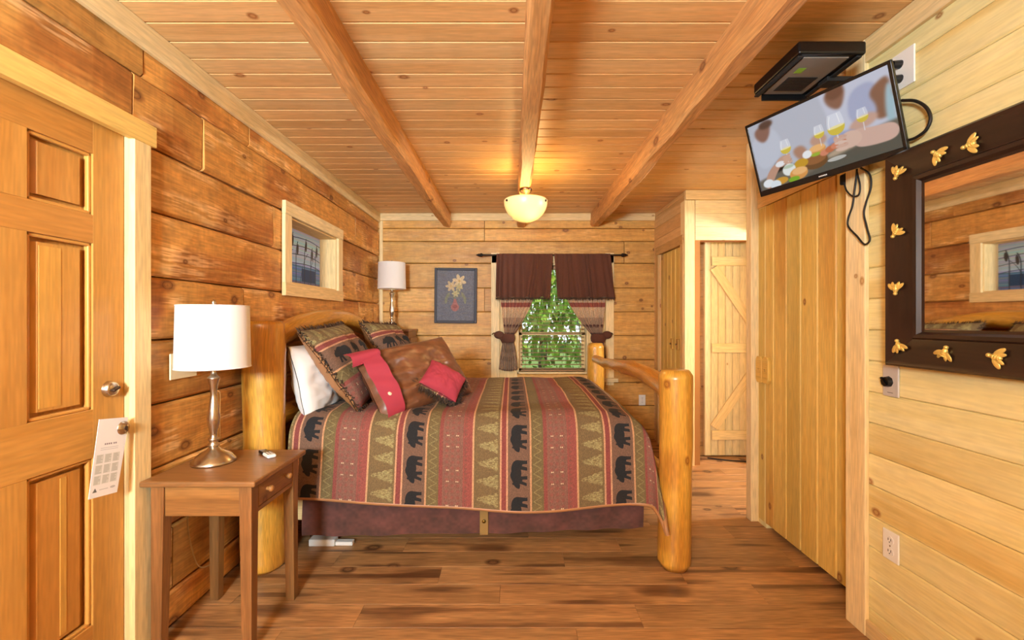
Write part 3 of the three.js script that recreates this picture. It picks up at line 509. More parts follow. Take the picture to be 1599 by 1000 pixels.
{ // curtain rod, valances, curtains
  const rod = thing('curtain_rod', 'thin dark iron curtain rod with leaf finials', 'curtain rod', [0, 2.008, ZB + 0.085]);
  part(rod, 'pole', new THREE.CylinderGeometry(0.009, 0.009, 1.5, 12).rotateZ(Math.PI / 2), M.iron, [0.43, 0, 0]);
  for (const [x, s] of [[-0.33, -1], [1.19, 1]]) part(rod, 'finial', merge(new THREE.SphereGeometry(0.02, 12, 8), at(lathe([[0.006, -0.02], [0.018, 0], [0.002, 0.035]], 10), s * 0.022, 0, 0, 0, 0, -s * Math.PI / 2)), M.iron, [x, 0, 0]);
  for (const x of [-0.2, 1.08]) part(rod, 'bracket', merge(new THREE.CylinderGeometry(0.006, 0.006, 0.07, 8).rotateX(Math.PI / 2).translate(0, 0, -0.04), new THREE.BoxGeometry(0.025, 0.05, 0.006).translate(0, 0, -0.078)), M.iron, [x, 0, 0]);
  const pleat = (x0, x1, y0, y1, spread, z, label, sdn) => {
    const t = thing('curtain_valance', label, 'valance', [0, 0, 0], 0, 'brown window valances');
    const zf = (u, v) => z + (0.006 + 0.012 * noise(u * 9, 0, sdn + 3)) * Math.sin(u * 58 + 9 * noise(u * 6, v * 0.8, sdn)) * (0.35 + 0.65 * v) + 0.018 * (noise(u * 5, v, sdn) - 0.5) + 0.012 * v;
    const X = (u, v) => lerp(lerp(x0, x1, u), lerp(x0 - spread[0], x1 + spread[1], u), v);
    part(t, 'cloth', sheet(110, 14, (u, v) => [X(u, v) + 0.006 * Math.sin(u * 40) * v, lerp(y1, y0 + 0.012 * Math.sin(u * 23 + sdn), v), zf(u, v)], { uvf: (u, v) => [u * 1.2, v] }), M.valance);
    const fr = []; for (let i = 0; i < 90; i++) { const u = (i + 0.5) / 90, l = rr(0.02, 0.045); fr.push(new THREE.ConeGeometry(0.006, l, 4).rotateX(Math.PI).translate(X(u, 1), y0 - l / 2 + 0.006, zf(u, 1))); }
    const o = part(t, 'fringe', merge(...fr), M.fringe); o.userData.kind = 'stuff';
  };
  pleat(-0.165, 0.435, 1.545, 2.02, [0.01, -0.03], ZB + 0.11, 'brown fringed valance hanging over the curtain nearest the picture', 51);
  pleat(0.45, 1.05, 1.545, 2.02, [-0.035, 0.045], ZB + 0.11, 'brown fringed valance hanging over the curtain beside the bedpost', 52);
  const cur = (inner, outer, tieX, tieW, bot, label, sdn, s) => {
    const t = thing('window_curtain', label, 'curtain', [0, 0, 0], 0, 'tied-back print curtains');
    const yT = 1.98, yK = 1.12, yB = bot;
    const edge = (y) => { // inner and outer edges by height
      if (y > yK) { const k = (yT - y) / (yT - yK), q = Math.pow(k, 1.6); return [lerp(outer, tieX - s * tieW, q), lerp(inner, tieX + s * tieW, Math.pow(k, 2.2))]; }
      const k = Math.sqrt(clamp((yK - y) / 0.32)); return [lerp(tieX - s * tieW, tieX - s * 0.1, k), lerp(tieX + s * tieW, tieX + s * 0.1, k)];
    };
    const g = sheet(70, 60, (u, v) => { const y = lerp(yT, yB, v), [a, b] = edge(y), wdt = Math.abs(b - a); return [lerp(a, b, u), y - 0.02 * Math.sin(u * 3.1) * (y > yK ? 0 : 1), ZB + 0.075 + Math.min(0.02, 0.006 / Math.max(0.1, wdt) * 0.5 + 0.01) * Math.sin(u * 50 + noise(u * 4, v * 3, sdn) * 2) + 0.01 * noise(u * 6, v * 4, sdn)]; }, { uvf: (u, v) => { const y = lerp(yT, yB, v); return [u * 0.9 + 0.03, 1 - clamp((1.515 - y) / 0.9, 0, 1)]; } });
    part(t, 'cloth', g, M.curtain);
    const tb = thing('curtain_tieback', s > 0 ? 'brown tieback knotted round the curtain nearest the picture' : 'brown tieback knotted round the curtain beside the bedpost', 'tieback', [tieX, 1.12, ZB + 0.09], 0, 'curtain tiebacks');
    part(tb, 'band', at(new THREE.TorusGeometry(tieW + 0.012, 0.026, 10, 24).rotateX(Math.PI / 2).scale(1, 1.9, 0.5), 0, -0.005, 0), M.valance);
    part(tb, 'bow', merge(at(new THREE.SphereGeometry(0.05, 12, 8).scale(1.1, 0.85, 0.5), -s * 0.1, 0.03, 0.0), at(new THREE.ConeGeometry(0.045, 0.1, 8).scale(1, 1, 0.5), -s * 0.075, 0.0, 0, 0, 0, s * 0.9)), M.valance);
    part(tb, 'hook', tube([[-s * 0.12, 0.03, 0], [-s * 0.15, 0.05, -0.02], [-s * 0.175, 0.035, -0.055]], 0.005, 16, 6), M.iron);
  };
  cur(0.3, -0.15, -0.04, 0.035, 0.78, 'striped print curtain tied back on the side of the picture', 61, 1);
  cur(0.5, 1.03, 0.92, 0.04, 0.85, 'striped print curtain tied back beside the bedpost', 62, -1);
}
// ------------------------------------------------------------------ stained glass window in the left wall
{
  const w = struct('window_2', 'small deep-set window with cattail stained glass in a pale pine frame', 'window', [XL, 0, 0], Math.PI / 2);
  const [a, b, c, d] = WIN2, cx = (a + b) / 2, cy = (c + d) / 2;
  part(w, 'side_casing', bx(0.088, d - c, 0.022, [1.05, 1.02, 0.98]), M.trim, [a - 0.042, cy, 0.013]);
  part(w, 'side_casing', bx(0.088, d - c, 0.022, [1.0, 0.96, 0.9]), M.trim, [b + 0.042, cy, 0.013]);
  part(w, 'head_casing', bx(b - a + 0.175, 0.085, 0.026), M.trim, [cx, d + 0.042, 0.015]);
  part(w, 'bottom_casing', bx(b - a + 0.175, 0.085, 0.026, [0.94, 0.84, 0.72]), M.trim, [cx, c - 0.042, 0.015]);
  for (const x of [a + 0.006, b - 0.006]) part(w, 'reveal', bx(0.012, d - c, 0.14, [1.02, 0.95, 0.84]), M.trim, [x, cy, -0.068]);
  for (const y of [c + 0.006, d - 0.006]) part(w, 'reveal', bx(b - a, 0.012, 0.14, [0.95, 0.8, 0.64]), M.trim, [cx, y, -0.068]);
  const art = canvasTex(512, 300, (x, W, H) => {
    x.fillStyle = '#8f9298'; x.fillRect(0, 0, W, H);
    for (let j = 0; j < H; j += 3) { const t = j / H; x.fillStyle = t < 0.62 ? `rgb(${132 + 40 * hash(j, 1, 2)},${136 + 36 * hash(j, 2, 2)},${142 + 34 * hash(j, 3, 2)})` : `rgb(${60 + 60 * hash(j, 1, 2)},${74 + 56 * hash(j, 2, 2)},${96 + 60 * hash(j, 3, 2)})`; x.fillRect(0, j, W, 3); }
    x.fillStyle = '#1d3450'; x.fillRect(40, 190, 120, 110); x.fillRect(300, 200, 160, 70); x.fillStyle = '#10151d'; x.fillRect(0, 190, 45, 110);
    x.strokeStyle = '#26262a'; x.lineWidth = 4; for (const y of [40, 84, 130, 178]) { x.beginPath(); x.moveTo(0, y); x.bezierCurveTo(150, y + 34, 300, y - 34, W, y + 12); x.stroke(); }
    x.lineWidth = 6; for (const [p, q] of [[60, 40], [190, 20], [240, 60], [330, 30], [400, 70], [455, 44]]) { x.beginPath(); x.moveTo(p, H); x.bezierCurveTo(p + 8, 200, p - 14, 120, p + 20, q); x.stroke(); x.fillStyle = '#32241c'; x.beginPath(); x.ellipse(p + 18, q + 44, 9, 30, 0.1, 0, 7); x.fill(); }
    x.lineWidth = 3; for (const p of [120, 280, 370]) { x.beginPath(); x.moveTo(p, H); x.quadraticCurveTo(p + 30, 150, p + 90, 110); x.stroke(); }
  }, false);
  part(w, 'stained_glass', new THREE.PlaneGeometry(b - a - 0.02, d - c - 0.02), phys({ map: art, roughness: 1, transmission: 0.5, thickness: 0 }), [cx, cy, -0.13], null, 'grey and blue stained glass panel with dark cattail stems');
}

// ------------------------------------------------------------------ pendant
{
  const t = thing('pendant_light', 'amber glass bowl pendant lamp under the middle beam', 'pendant lamp', [0.105, 2.323, -3.4]);
  part(t, 'canopy', lathe([[0, 0], [0.046, -0.002], [0.05, -0.012], [0.042, -0.028], [0.02, -0.04], [0.008, -0.046], [0.008, -0.07], [0, -0.071]], 32), M.bronze);
  part(t, 'stem', new THREE.CylinderGeometry(0.007, 0.007, 0.2, 12), M.bronze, [0, -0.14, 0]);
  const pr = []; for (let i = 0; i <= 14; i++) { const th = i / 14 * Math.PI / 2; pr.push([0.168 * Math.sin(th), -0.262 + 0.165 * (1 - Math.cos(th))]); } const inn = pr.slice().reverse().map(([r, y]) => [Math.max(0, r - 0.007), y + 0.007]);
  part(t, 'bowl', lathe([...pr, ...inn], 48), phys({ color: 0xf2e6bc, roughness: 0.35, transmission: 0.2, thickness: 0, emissive: 0xffd890, emissiveIntensity: 0.06, side: THREE.DoubleSide }), null, null, 'cream alabaster glass bowl');
  for (let k = 0; k < 3; k++) { const a = k * 2.094 + 0.5; part(t, 'fixing_screw', new THREE.SphereGeometry(0.009, 10, 8), M.iron, [0.168 * Math.cos(a), -0.115, 0.168 * Math.sin(a)]); part(t, 'arm', tube([[0, -0.13, 0], [0.09 * Math.cos(a), -0.14, 0.09 * Math.sin(a)], [0.16 * Math.cos(a), -0.118, 0.16 * Math.sin(a)]], 0.004, 12, 6), M.bronze); }
  part(t, 'bulb', new THREE.SphereGeometry(0.03, 16, 12), std({ color: 0xffffff, emissive: 0xffe0a8, emissiveIntensity: 4 }), [0.03, -0.19, 0.05]);
  const p = new THREE.PointLight(0xffd08a, 0.9, 0, 2); p.position.set(0.03, -0.19, 0.05); p.castShadow = true; p.shadow.radius = 1.5; t.add(p);
}
{ // softbox on its stand, behind and left of the camera
  const t = thing('photo_softbox', 'square white softbox on a black light stand behind the camera', 'softbox', SOFT.at);
  const q = new THREE.Object3D(); q.position.set(...SOFT.at); q.lookAt(...SOFT.to); // an Object3D looks along +z; the light shines along -z of its own frame
  const dir = V(...SOFT.to).sub(V(...SOFT.at)).normalize(), rot = q.rotation;
  part(t, 'diffuser', new THREE.BoxGeometry(SOFT.w, SOFT.h, 0.01), std({ color: 0xffffff, emissive: 0xe2f4ff, emissiveIntensity: 1.5 }), dir.clone().multiplyScalar(-0.012).toArray(), [rot.x, rot.y, rot.z]);
  part(t, 'shell', new THREE.CylinderGeometry(0.08, 0.36, 0.25, 4, 1, true).rotateY(Math.PI / 4).rotateX(-Math.PI / 2).rotateZ(0), M.blackMatte, dir.clone().multiplyScalar(-0.15).toArray(), [rot.x, rot.y, rot.z]);
  part(t, 'stand', new THREE.CylinderGeometry(0.014, 0.014, 1.8, 10), M.blackMatte, [-0.02, -0.78, 0.14]);
  for (let k = 0; k < 3; k++) part(t, 'leg', tube([[-0.02, -1.25, 0.14], [-0.02 + 0.34 * Math.cos(k * 2.09), -1.685, 0.14 + 0.34 * Math.sin(k * 2.09)]], 0.01, 4, 6), M.blackMatte);
}

// ------------------------------------------------------------------ bed
seed = 555;
const BZ0 = -2.35, BZ1 = -4.3, BXH = -1.32, BXF = 0.872;
{
  const b = thing('log_bed', 'golden lacquered log bed frame with thick peeled posts', 'bed', [BXH, 0, BZ0]);
  const lg = (name, pts, rad, o, label) => part(b, name, logGeo(pts.map(([x, y, z]) => V(x - BXH, y, z - BZ0)), rad, { lump: 0.005, col: tone(0.03, 0.02), ...o }), M.post, null, null, label);
  lg('head_post', [[BXH, 0, BZ0], [BXH, 0.45, BZ0], [BXH, 0.9, BZ0], [BXH, 1.305, BZ0]], (t) => 0.106 - 0.006 * t + 0.004 * Math.sin(t * 9), { around: 26 });
  lg('head_post', [[BXH, 0, BZ1], [BXH, 0.45, BZ1], [BXH, 0.9, BZ1], [BXH, 1.2, BZ1]], () => 0.1, { around: 26 });
  lg('foot_post', [[BXF - 0.012, 0, BZ0], [BXF - 0.005, 0.4, BZ0], [BXF, 0.8, BZ0], [BXF - 0.004, 1.045, BZ0]], (t) => 0.083 + 0.003 * t, { around: 26, cap: 0.03, lump: 0.003 });
  lg('foot_post', [[0.815, 0, BZ1], [0.815, 0.5, BZ1], [0.812, 1.085, BZ1]], () => 0.08, { around: 26, cap: 0.03, lump: 0.003 });
  lg('headboard_log', [[-1.34, 1.17, BZ0 - 0.03], [-1.345, 1.27, -2.75], [-1.345, 1.318, -3.2], [-1.345, 1.3, -3.65], [-1.34, 1.17, BZ1]], (t) => 0.056 + 0.012 * Math.sin(t * 3.14), {});
  lg('headboard_rail', [[-1.33, 0.76, BZ0], [-1.33, 0.77, -3.3], [-1.33, 0.76, BZ1]], () => 0.055, {});
  lg('footboard_log', [[0.862, 0.885, BZ0 - 0.04], [0.9, 0.915, -2.62], [0.885, 0.955, -3.1], [0.84, 0.945, -3.6], [0.815, 0.93, -3.98], [0.785, 0.945, BZ1 + 0.1]], (t) => 0.056 - 0.022 * t * t, { segs: 30, lump: 0.008, col: [0.86, 0.68, 0.5] }, 'bent reddish footboard log');
  lg('footboard_rail', [[0.865, 0.42, BZ0], [0.86, 0.42, BZ1]], () => 0.05, {});
  lg('side_rail', [[BXH, 0.36, BZ1], [0.8, 0.36, BZ1]], () => 0.05, {});
  const box = thing('box_spring', 'pale box spring showing beside the nightstand', 'box spring', [-0.25, 0.17, -3.32]);
  part(box, 'frame', bx(1.96, 0.25, 1.62, [1, 0.9, 0.75], 0.01), M.trim, [0, 0.125, 0]);
  for (const [x, z] of [[-0.8, 0.3], [0.7, 0.3], [-0.8, -0.7], [0.7, -0.7]]) part(box, 'leg', new THREE.CylinderGeometry(0.025, 0.025, 0.17, 10), M.blackMatte, [x, -0.085, z]);
  const m = thing('mattress', 'mattress covered by the bear print comforter', 'mattress', [-0.25, 0.42, -3.32]);
  part(m, 'body', new RoundedBoxGeometry(1.93, 0.32, 1.6, 4, 0.07), M.linen, [0, 0.16, 0]);
}
// comforter
const HT = 0.79;
function bendArc(a, flat, r, th) { // arc length -> [offset out, drop]
  if (a <= flat) return [a, 0];
  let q = (a - flat) / r; if (q <= th) return [flat + r * Math.sin(q), r * (1 - Math.cos(q))];
  q = a - flat - r * th; return [flat + r * Math.sin(th) + q * Math.cos(th), r * (1 - Math.cos(th)) + q * Math.sin(th)];
}
function comforterAt(u, v, off = 0) {
  const x0 = -1.215, zN = -2.55;
  const La = 2.34, a = u * La, [ox, dx] = bendArc(a, 1.815, 0.17, 1.34);
  const hemDrop = lerp(0.5, 0.56, smooth(0, 0.55, u)) - 0.03 * smooth(0.6, 0.85, u), Lf = 1.62, Lb = Lf + hemDrop + 0.02, bq = v * Lb, [oz, dz0] = bendArc(bq, Lf, 0.15, 1.42);
  let dz = dz0;
  const farDrop = 0.06 * Math.pow(clamp(1 - oz / 0.25), 2);
  let x = x0 + ox, z = zN - Lf + oz, y = HT - Math.cbrt(dx * dx * dx + dz * dz * dz) - farDrop;
  const drop = clamp(dz / 0.45), fd = clamp(dx / 0.4);
  z += drop * (0.014 * Math.sin(x * 7.5 + 0.6) + 0.018 * (noise(x * 3 + 40, 3, 71) - 0.5)) - 0.02 * drop * smooth(0.4, 1.0, u);
  x += fd * 0.02 * Math.sin(z * 6);
  x -= drop * fd * 0.035; z += drop * fd * 0.16;
  const top = (1 - drop) * (1 - fd);
  y += top * (0.016 * (noise(x * 3.2 + 30, z * 3.2 + 30, 72) - 0.5) + 0.008 * (noise(x * 9 + 30, z * 9 + 30, 73) - 0.5)) + 0.012 * Math.sin(x * 5) * top * 0.4;
  y += 0.018 * smooth(-4.17, -3.6, z) * smooth(-2.5, -3.2, z);
  return [x, y, z];
}
{
  const c = thing('bear_comforter', 'striped brown and red comforter with black bear print', 'comforter');
  const NU = 120, NV = 120, La = 2.34;
  const outer = sheet(NU, NV, (u, v) => comforterAt(u, v), { uvf: (u, v) => [u * La - 0.02, v * 2.2 - 0.06] });
  part(c, 'cover', outer, M.print);
  const inner = outer.clone(), p = inner.attributes.position, n = outer.attributes.normal; for (let i = 0; i < p.count; i++) p.setXYZ(i, p.getX(i) - n.getX(i) * 0.022 * (n.getY(i) < 0 && n.getZ(i) < 0 ? -1 : 1), p.getY(i) - Math.abs(n.getY(i)) * 0.022, p.getZ(i) - Math.abs(n.getZ(i)) * 0.022);
  inner.computeVertexNormals(); part(c, 'lining', inner, M.lining, null, null, 'tan satin lining of the comforter');
  const hem = []; for (let i = 0; i <= 60; i++) { const q = comforterAt(i / 60, 1); hem.push([q[0], q[1] - 0.004, q[2] - 0.01]); } for (let i = 1; i <= 50; i++) { const q = comforterAt(1, 1 - i / 50); hem.push([q[0] - 0.008, q[1], q[2]]); }
  part(c, 'hem', tube(hem, 0.012, 220, 8), M.lining, null, null, 'tan rolled hem of the comforter');
}
{ // bed skirt
  const s = thing('bed_skirt', 'brown suede bed skirt with a tan centre strap below the comforter', 'bed skirt');
  const g = (u, v) => { const x = lerp(-1.17, 0.735, u), y = lerp(0.43, lerp(0.108, 0.15, u * u), v); return [x, y, -2.475 + 0.013 * Math.sin(u * 48 + v * 4 + 7 * noise(u * 4, 0, 82)) * v * (0.4 + 0.6 * Math.abs(u - 0.5)) + 0.02 * v * noise(u * 5 + 3, v, 81)]; };
  part(s, 'front_panel', sheet(110, 14, g, { uvf: (u, v) => [u * 1.9, v * 0.35] }), M.suede);
  part(s, 'foot_panel', sheet(40, 10, (u, v) => [0.735 + 0.008 * Math.sin(u * 40) * v, lerp(0.43, lerp(0.15, 0.05, smooth(0, 0.2, u)), v), lerp(-2.475, -4.12, u)], { uvf: (u, v) => [u * 1.6, v * 0.35] }), M.suede);
  part(s, 'back_panel', sheet(60, 8, (u, v) => [lerp(-1.17, 0.735, u), lerp(0.43, 0.03, v), -4.14 + 0.008 * Math.sin(u * 50) * v], { uvf: (u, v) => [u * 1.9, v * 0.35] }), M.suede);
  part(s, 'head_panel', sheet(40, 8, (u, v) => [-1.19 + 0.006 * Math.sin(u * 40) * v, lerp(0.43, 0.03, v), lerp(-2.6, -4.12, u)], { uvf: (u, v) => [u * 1.6, v * 0.35] }), M.suede);
  const st = part(s, 'strap', at(bx(0.047, 0.31, 0.006, [1, 1, 1], 0.002), -0.156, 0.268, -2.458, 0.03), std({ color: 0x97763f, roughness: 0.8 }), null, null, 'tan centre strap with two metal snaps');
  for (const y of [0.335, 0.19]) part(st, 'snap', lathe([[0, 0.006], [0.008, 0.005], [0.011, 0]], 14).rotateX(Math.PI / 2), std({ color: 0x6b5320, metalness: 0.8, roughness: 0.4 }), [-0.156, y, -2.4545]);
}
// pillows: local x = width, y = height, z = front
function pillowGeo(w, h, t, { n = 36, wr = 0.01, sd = 1, pinch = 0.06, flange = 0, uvk = 1, uvr = false, uo = 0, vo = 0 } = {}) {
  const pos = [], uv = [], idx = [];
  for (const s of [1, -1]) for (let j = 0; j <= n; j++) for (let i = 0; i <= n; i++) {
    const u = 2 * i / n - 1, v = 2 * j / n - 1, uu = clamp(Math.abs(u) / (1 - flange * 2 / w), 0, 1), vv = clamp(Math.abs(v) / (1 - flange * 2 / h), 0, 1);
    const e = Math.pow(clamp((1 - Math.pow(uu, 2.6)) * (1 - Math.pow(vv, 2.6))), 0.55);
    const edge = 1 - Math.max(Math.abs(u), Math.abs(v));
    const x = u * w / 2 * (1 - pinch * (1 - v * v)), y = v * h / 2 * (1 - pinch * (1 - u * u));
    const z = s * (t / 2 * e + 0.002) + e * wr * ((noise(u * 4 + 20, v * 4 + 20, sd) - 0.5) * 2 + (noise(u * 11 + 20, v * 11 + 20, sd + 1) - 0.5)) + 0.005 * (noise(u * 3 + 40, v * 3 + 40, sd + 2) - 0.5);
    pos.push(x, y, z); uv.push(...(uvr ? [-v * h / 2 * uvk + uo, -u * w / 2 * uvk + vo] : [u * w / 2 * uvk + uo, v * h / 2 * uvk + vo]));
  }
  const N = (n + 1) * (n + 1);
  for (let k = 0; k < 2; k++) for (let j = 0; j < n; j++) for (let i = 0; i < n; i++) { const a = k * N + j * (n + 1) + i, q = [a, a + 1, a + n + 1, a + 1, a + n + 2, a + n + 1]; idx.push(...(k ? q.reverse() : q)); }
  return build(pos, uv, idx);
}
function fringeGeo(w, h, { n = 200, len = 0.035, pinch = 0.06, z = 0 } = {}) { // short strands round the edge of a pillow
  const gs = [], per = 2 * (w + h);
  for (let i = 0; i < n; i++) {
    let d = (i + rnd()) / n * per, x, y, a; if (d < w) { x = d - w / 2; y = -h / 2; a = -Math.PI / 2; } else if ((d -= w) < h) { x = w / 2; y = d - h / 2; a = 0; } else if ((d -= h) < w) { x = w / 2 - d; y = h / 2; a = Math.PI / 2; } else { d -= w; x = -w / 2; y = h / 2 - d; a = Math.PI; }
    const u = 2 * x / w, v = 2 * y / h; x *= 1 - pinch * (1 - v * v); y *= 1 - pinch * (1 - u * u);
    const l = len * rr(0.6, 1.3);
    gs.push(at(new THREE.ConeGeometry(0.006, l, 3).rotateZ(-Math.PI / 2).translate(l / 2 - 0.008, 0, 0), x, y, z + rr(-0.012, 0.012), 0, rr(-0.6, 0.6), a + rr(-0.5, 0.5)));
  }
  return merge(...gs);
}
// facing(o, up-lean): pillow with its width along z, leaning on the headboard
function lay(o, pos, yaw, lean, roll = 0) { o.position.set(...pos); o.rotation.order = 'YXZ'; o.rotation.set(-lean, yaw, roll); }
{
  const wp = thing('white_pillow', 'plain white bed pillow tucked behind the bear print sham', 'pillow');
  part(wp, 'cover', pillowGeo(0.72, 0.46, 0.19, { wr: 0.014, sd: 91, pinch: 0.05 }), M.linen);
  lay(wp, [-1.2, 0.95, -2.82], Math.PI / 2, 0.2, 0.04);
  const sham = (name, label, pos, yaw, lean, roll, w, h) => {
    const s = thing(name, label, 'pillow', [0, 0, 0], 0, 'bear print pillow shams');
    part(s, 'cover', pillowGeo(w, h, 0.2, { wr: 0.016, sd: 93 + w * 10, pinch: 0.05, uvr: true, uvk: 0.9, uo: 0.147, vo: 0.03 }), M.print);
    const lg = pillowGeo(w * 1.01, h * 1.01, 0.19, { wr: 0.016, sd: 93 + w * 10, pinch: 0.05 }).translate(0, 0, -0.014);
    part(s, 'back_cover', lg, M.lining, null, null, 'tan satin back of the sham');
    const f = part(s, 'fringe', fringeGeo(w, h, { n: 520, pinch: 0.05 }), M.fringe); f.userData.kind = 'stuff';
    lay(s, pos, yaw, lean, roll);
  };
  sham('bear_sham', 'fringed bear print pillow sham in front of the white pillow', [-1.06, 1.04, -2.89], Math.PI / 2 + 0.06, 0.62, 0.05, 0.82, 0.56);
  sham('bear_sham', 'fringed bear print pillow sham on the side of the tall chest', [-1.0, 1.05, -3.8], Math.PI / 2 - 0.05, 0.55, -0.03, 0.8, 0.54);
  const lp = thing('leather_pillow', 'brown leather throw pillow with a red collar flap', 'pillow');
  const lgeo = pillowGeo(0.74, 0.46, 0.24, { wr: 0.012, sd: 97, pinch: 0.03, n: 48 }); const lq = lgeo.attributes.position;
  for (let i = 0; i < lq.count; i++) { const x = lq.getX(i), k = smooth(-0.12, 0.22, -x); lq.setZ(i, lq.getZ(i) + k * 0.012 * Math.sin(lq.getY(i) * 62 + 3 * noise(x * 8 + 9, lq.getY(i) * 8 + 9, 5)) * Math.min(1, Math.abs(lq.getZ(i)) * 14)); }
  lgeo.computeVertexNormals();
  part(lp, 'cover', lgeo, M.leather);
  // red band round the near end, with a folded collar point
  const band = part(lp, 'collar_band', sheet(10, 40, (u, v) => { const y = lerp(0.215, -0.24, v), e = Math.pow(clamp(1 - Math.pow(Math.abs(y) / 0.225, 2.4)), 0.5); return [-lerp(0.27, 0.37, u) - 0.015 * Math.sin(v * 4), y, 0.02 + (0.13 - 0.055 * u) * e + 0.004 * Math.sin(v * 22 + u * 3)]; }), M.red, null, null, 'red corduroy band');
  part(lp, 'collar_flap', sheet(14, 10, (u, v) => { const x = 0.24 + u * 0.16, y = 0.215 - v * (0.085 + 0.02 * u) + u * 0.02; return [-x - 0.03, y, 0.07 + 0.06 * Math.sin(v * 2.6) - 0.05 * u]; }), M.red, null, null, 'red folded collar point');
  for (const y of [0.06, -0.1]) part(band, 'button', lathe([[0, 0.006], [0.009, 0.006], [0.012, 0.002], [0.012, 0]], 16).rotateX(Math.PI / 2), y > 0 ? M.red : M.button, [-0.328, y, 0.108]);
  lay(lp, [-0.61, 0.955, -2.83], 0.85, 0.6, 0.14);
  const rp = thing('red_cushion', 'small red cushion with dark furry edge beside the leather pillow', 'cushion');
  part(rp, 'cover', pillowGeo(0.25, 0.22, 0.12, { wr: 0.006, sd: 99, pinch: 0.04 }), M.red);
  const f2 = part(rp, 'fur_edge', fringeGeo(0.26, 0.23, { n: 380, len: 0.045, pinch: 0.04, z: -0.03 }), M.fringe); f2.userData.kind = 'stuff';
  part(rp, 'back_cover', pillowGeo(0.26, 0.23, 0.12, { sd: 98, pinch: 0.03 }).translate(0, 0, -0.04), M.print);
  lay(rp, [-0.425, 0.935, -2.74], 0.7, 0.75, -0.75);
}
{ // power strip under the bed
  const t = thing('power_strip', 'white power strip lying on the floor under the bed', 'power strip', [-1.1, 0, -2.58]);
  part(t, 'body', new RoundedBoxGeometry(0.15, 0.04, 0.06, 2, 0.006), M.whitePlastic, [0, 0.0205, 0]);
  part(t, 'adapter', new RoundedBoxGeometry(0.1, 0.022, 0.04, 2, 0.004), M.whitePlastic, [0.125, 0.0115, 0]);
}
// ------------------------------------------------------------------ nightstand and what stands on it
seed = 777;
{
  const t = thing('nightstand', 'brown pine nightstand with one drawer beside the bed', 'nightstand', [-1.212, 0, -1.91]);
  const hx = 0.2235, hz = 0.215, H = 0.688, leg = 0.05;
  part(t, 'table_top', bx(hx * 2, 0.024, hz * 2, [1.12, 1.08, 1.02], 0.008), M.table, [0, H - 0.012, 0]);
  for (const sx of [-1, 1]) for (const sz of [-1, 1]) {
    const g = bx(leg, H - 0.026, leg, [1.0 + 0.06 * sz, 0.95, 0.86], 0.003), p = g.attributes.position;
    for (let i = 0; i < p.count; i++) { const k = 1 - 0.22 * smooth(0.0, -0.33, p.getY(i)); p.setX(i, sx * leg / 2 + (p.getX(i) - sx * leg / 2) * k); p.setZ(i, sz * leg / 2 + (p.getZ(i) - sz * leg / 2) * k); }
    part(t, 'leg', g, M.table, [sx * (hx - 0.052), (H - 0.024) / 2, sz * (hz - 0.052)]);
  }
  const ap = [1.35, 1.28, 1.0];
  for (const sz of [-1, 1]) part(t, 'apron', bx((hx - 0.077) * 2, 0.122, 0.018, ap), M.table, [0, H - 0.086, sz * (hz - 0.042)]);
  part(t, 'apron', bx(0.018, 0.122, (hz - 0.077) * 2), M.table, [-hx + 0.045, H - 0.086, 0]);
  part(t, 'rail', bx(0.03, 0.018, (hz - 0.077) * 2), M.table, [hx - 0.045, H - 0.139, 0]);
  const d = part(t, 'drawer', bx(0.02, 0.1, (hz - 0.079) * 2, [1.0, 0.94, 0.84], 0.003), M.table, [hx - 0.038, H - 0.077, 0]);
  for (const z of [-0.075, 0.075]) part(d, 'knob', tint(lathe([[0, 0.026], [0.01, 0.025], [0.0135, 0.018], [0.011, 0.011], [0.007, 0.006], [0.008, 0]], 20).rotateZ(-Math.PI / 2), [1.8, 1.75, 1.5]), M.table, [0.01, 0, z], null, 'small pale turned wooden knob');
  part(t, 'drawer_box', bx(0.34, 0.085, 0.26), M.table, [0, H - 0.077, 0]);
}
function lampGeo(t) {
  part(t, 'base', lathe([[0, 0], [0.084, 0], [0.086, 0.006], [0.083, 0.014], [0.078, 0.018], [0.07, 0.03], [0.05, 0.046], [0.03, 0.056], [0.02, 0.066], [0.016, 0.07]], 40), M.nickel);
  part(t, 'column', lathe([[0.014, 0.066], [0.023, 0.074], [0.024, 0.08], [0.015, 0.088], [0.021, 0.1], [0.021, 0.106], [0.012, 0.114], [0.014, 0.13], [0.023, 0.165], [0.026, 0.195], [0.021, 0.235], [0.014, 0.28], [0.012, 0.3], [0.0165, 0.335], [0.024, 0.366], [0.0245, 0.372], [0.014, 0.382], [0.01, 0.395], [0.01, 0.43]], 28), M.nickel);
  part(t, 'socket', lathe([[0.04, 0.405], [0.042, 0.41], [0.016, 0.418], [0.017, 0.47], [0, 0.47]], 20), M.ivory);
  const sh = part(t, 'shade', new THREE.CylinderGeometry(0.136, 0.142, 0.268, 56, 1, true), M.shade, [0, 0.55, 0], null, 'white fabric drum shade');
  for (const [y, r] of [[-0.134, 0.142], [0.134, 0.136]]) part(sh, 'rim', new THREE.TorusGeometry(r, 0.0022, 6, 56).rotateX(Math.PI / 2), M.linen, [0, y, 0]);
  const sp = []; for (let k = 0; k < 3; k++) sp.push(at(new THREE.CylinderGeometry(0.002, 0.002, 0.136, 6).rotateZ(Math.PI / 2).translate(0.068, 0, 0), 0, 0.675, 0, 0, k * 2.094, 0));
  part(t, 'harp', merge(...sp, new THREE.TorusGeometry(0.05, 0.002, 6, 30).scale(1, 2, 1).translate(0, 0.575, 0)), M.nickel);
  part(t, 'finial', lathe([[0, 0.712], [0.007, 0.707], [0.01, 0.698], [0.006, 0.69], [0.009, 0.684], [0.005, 0.676]], 16), M.nickel);
}
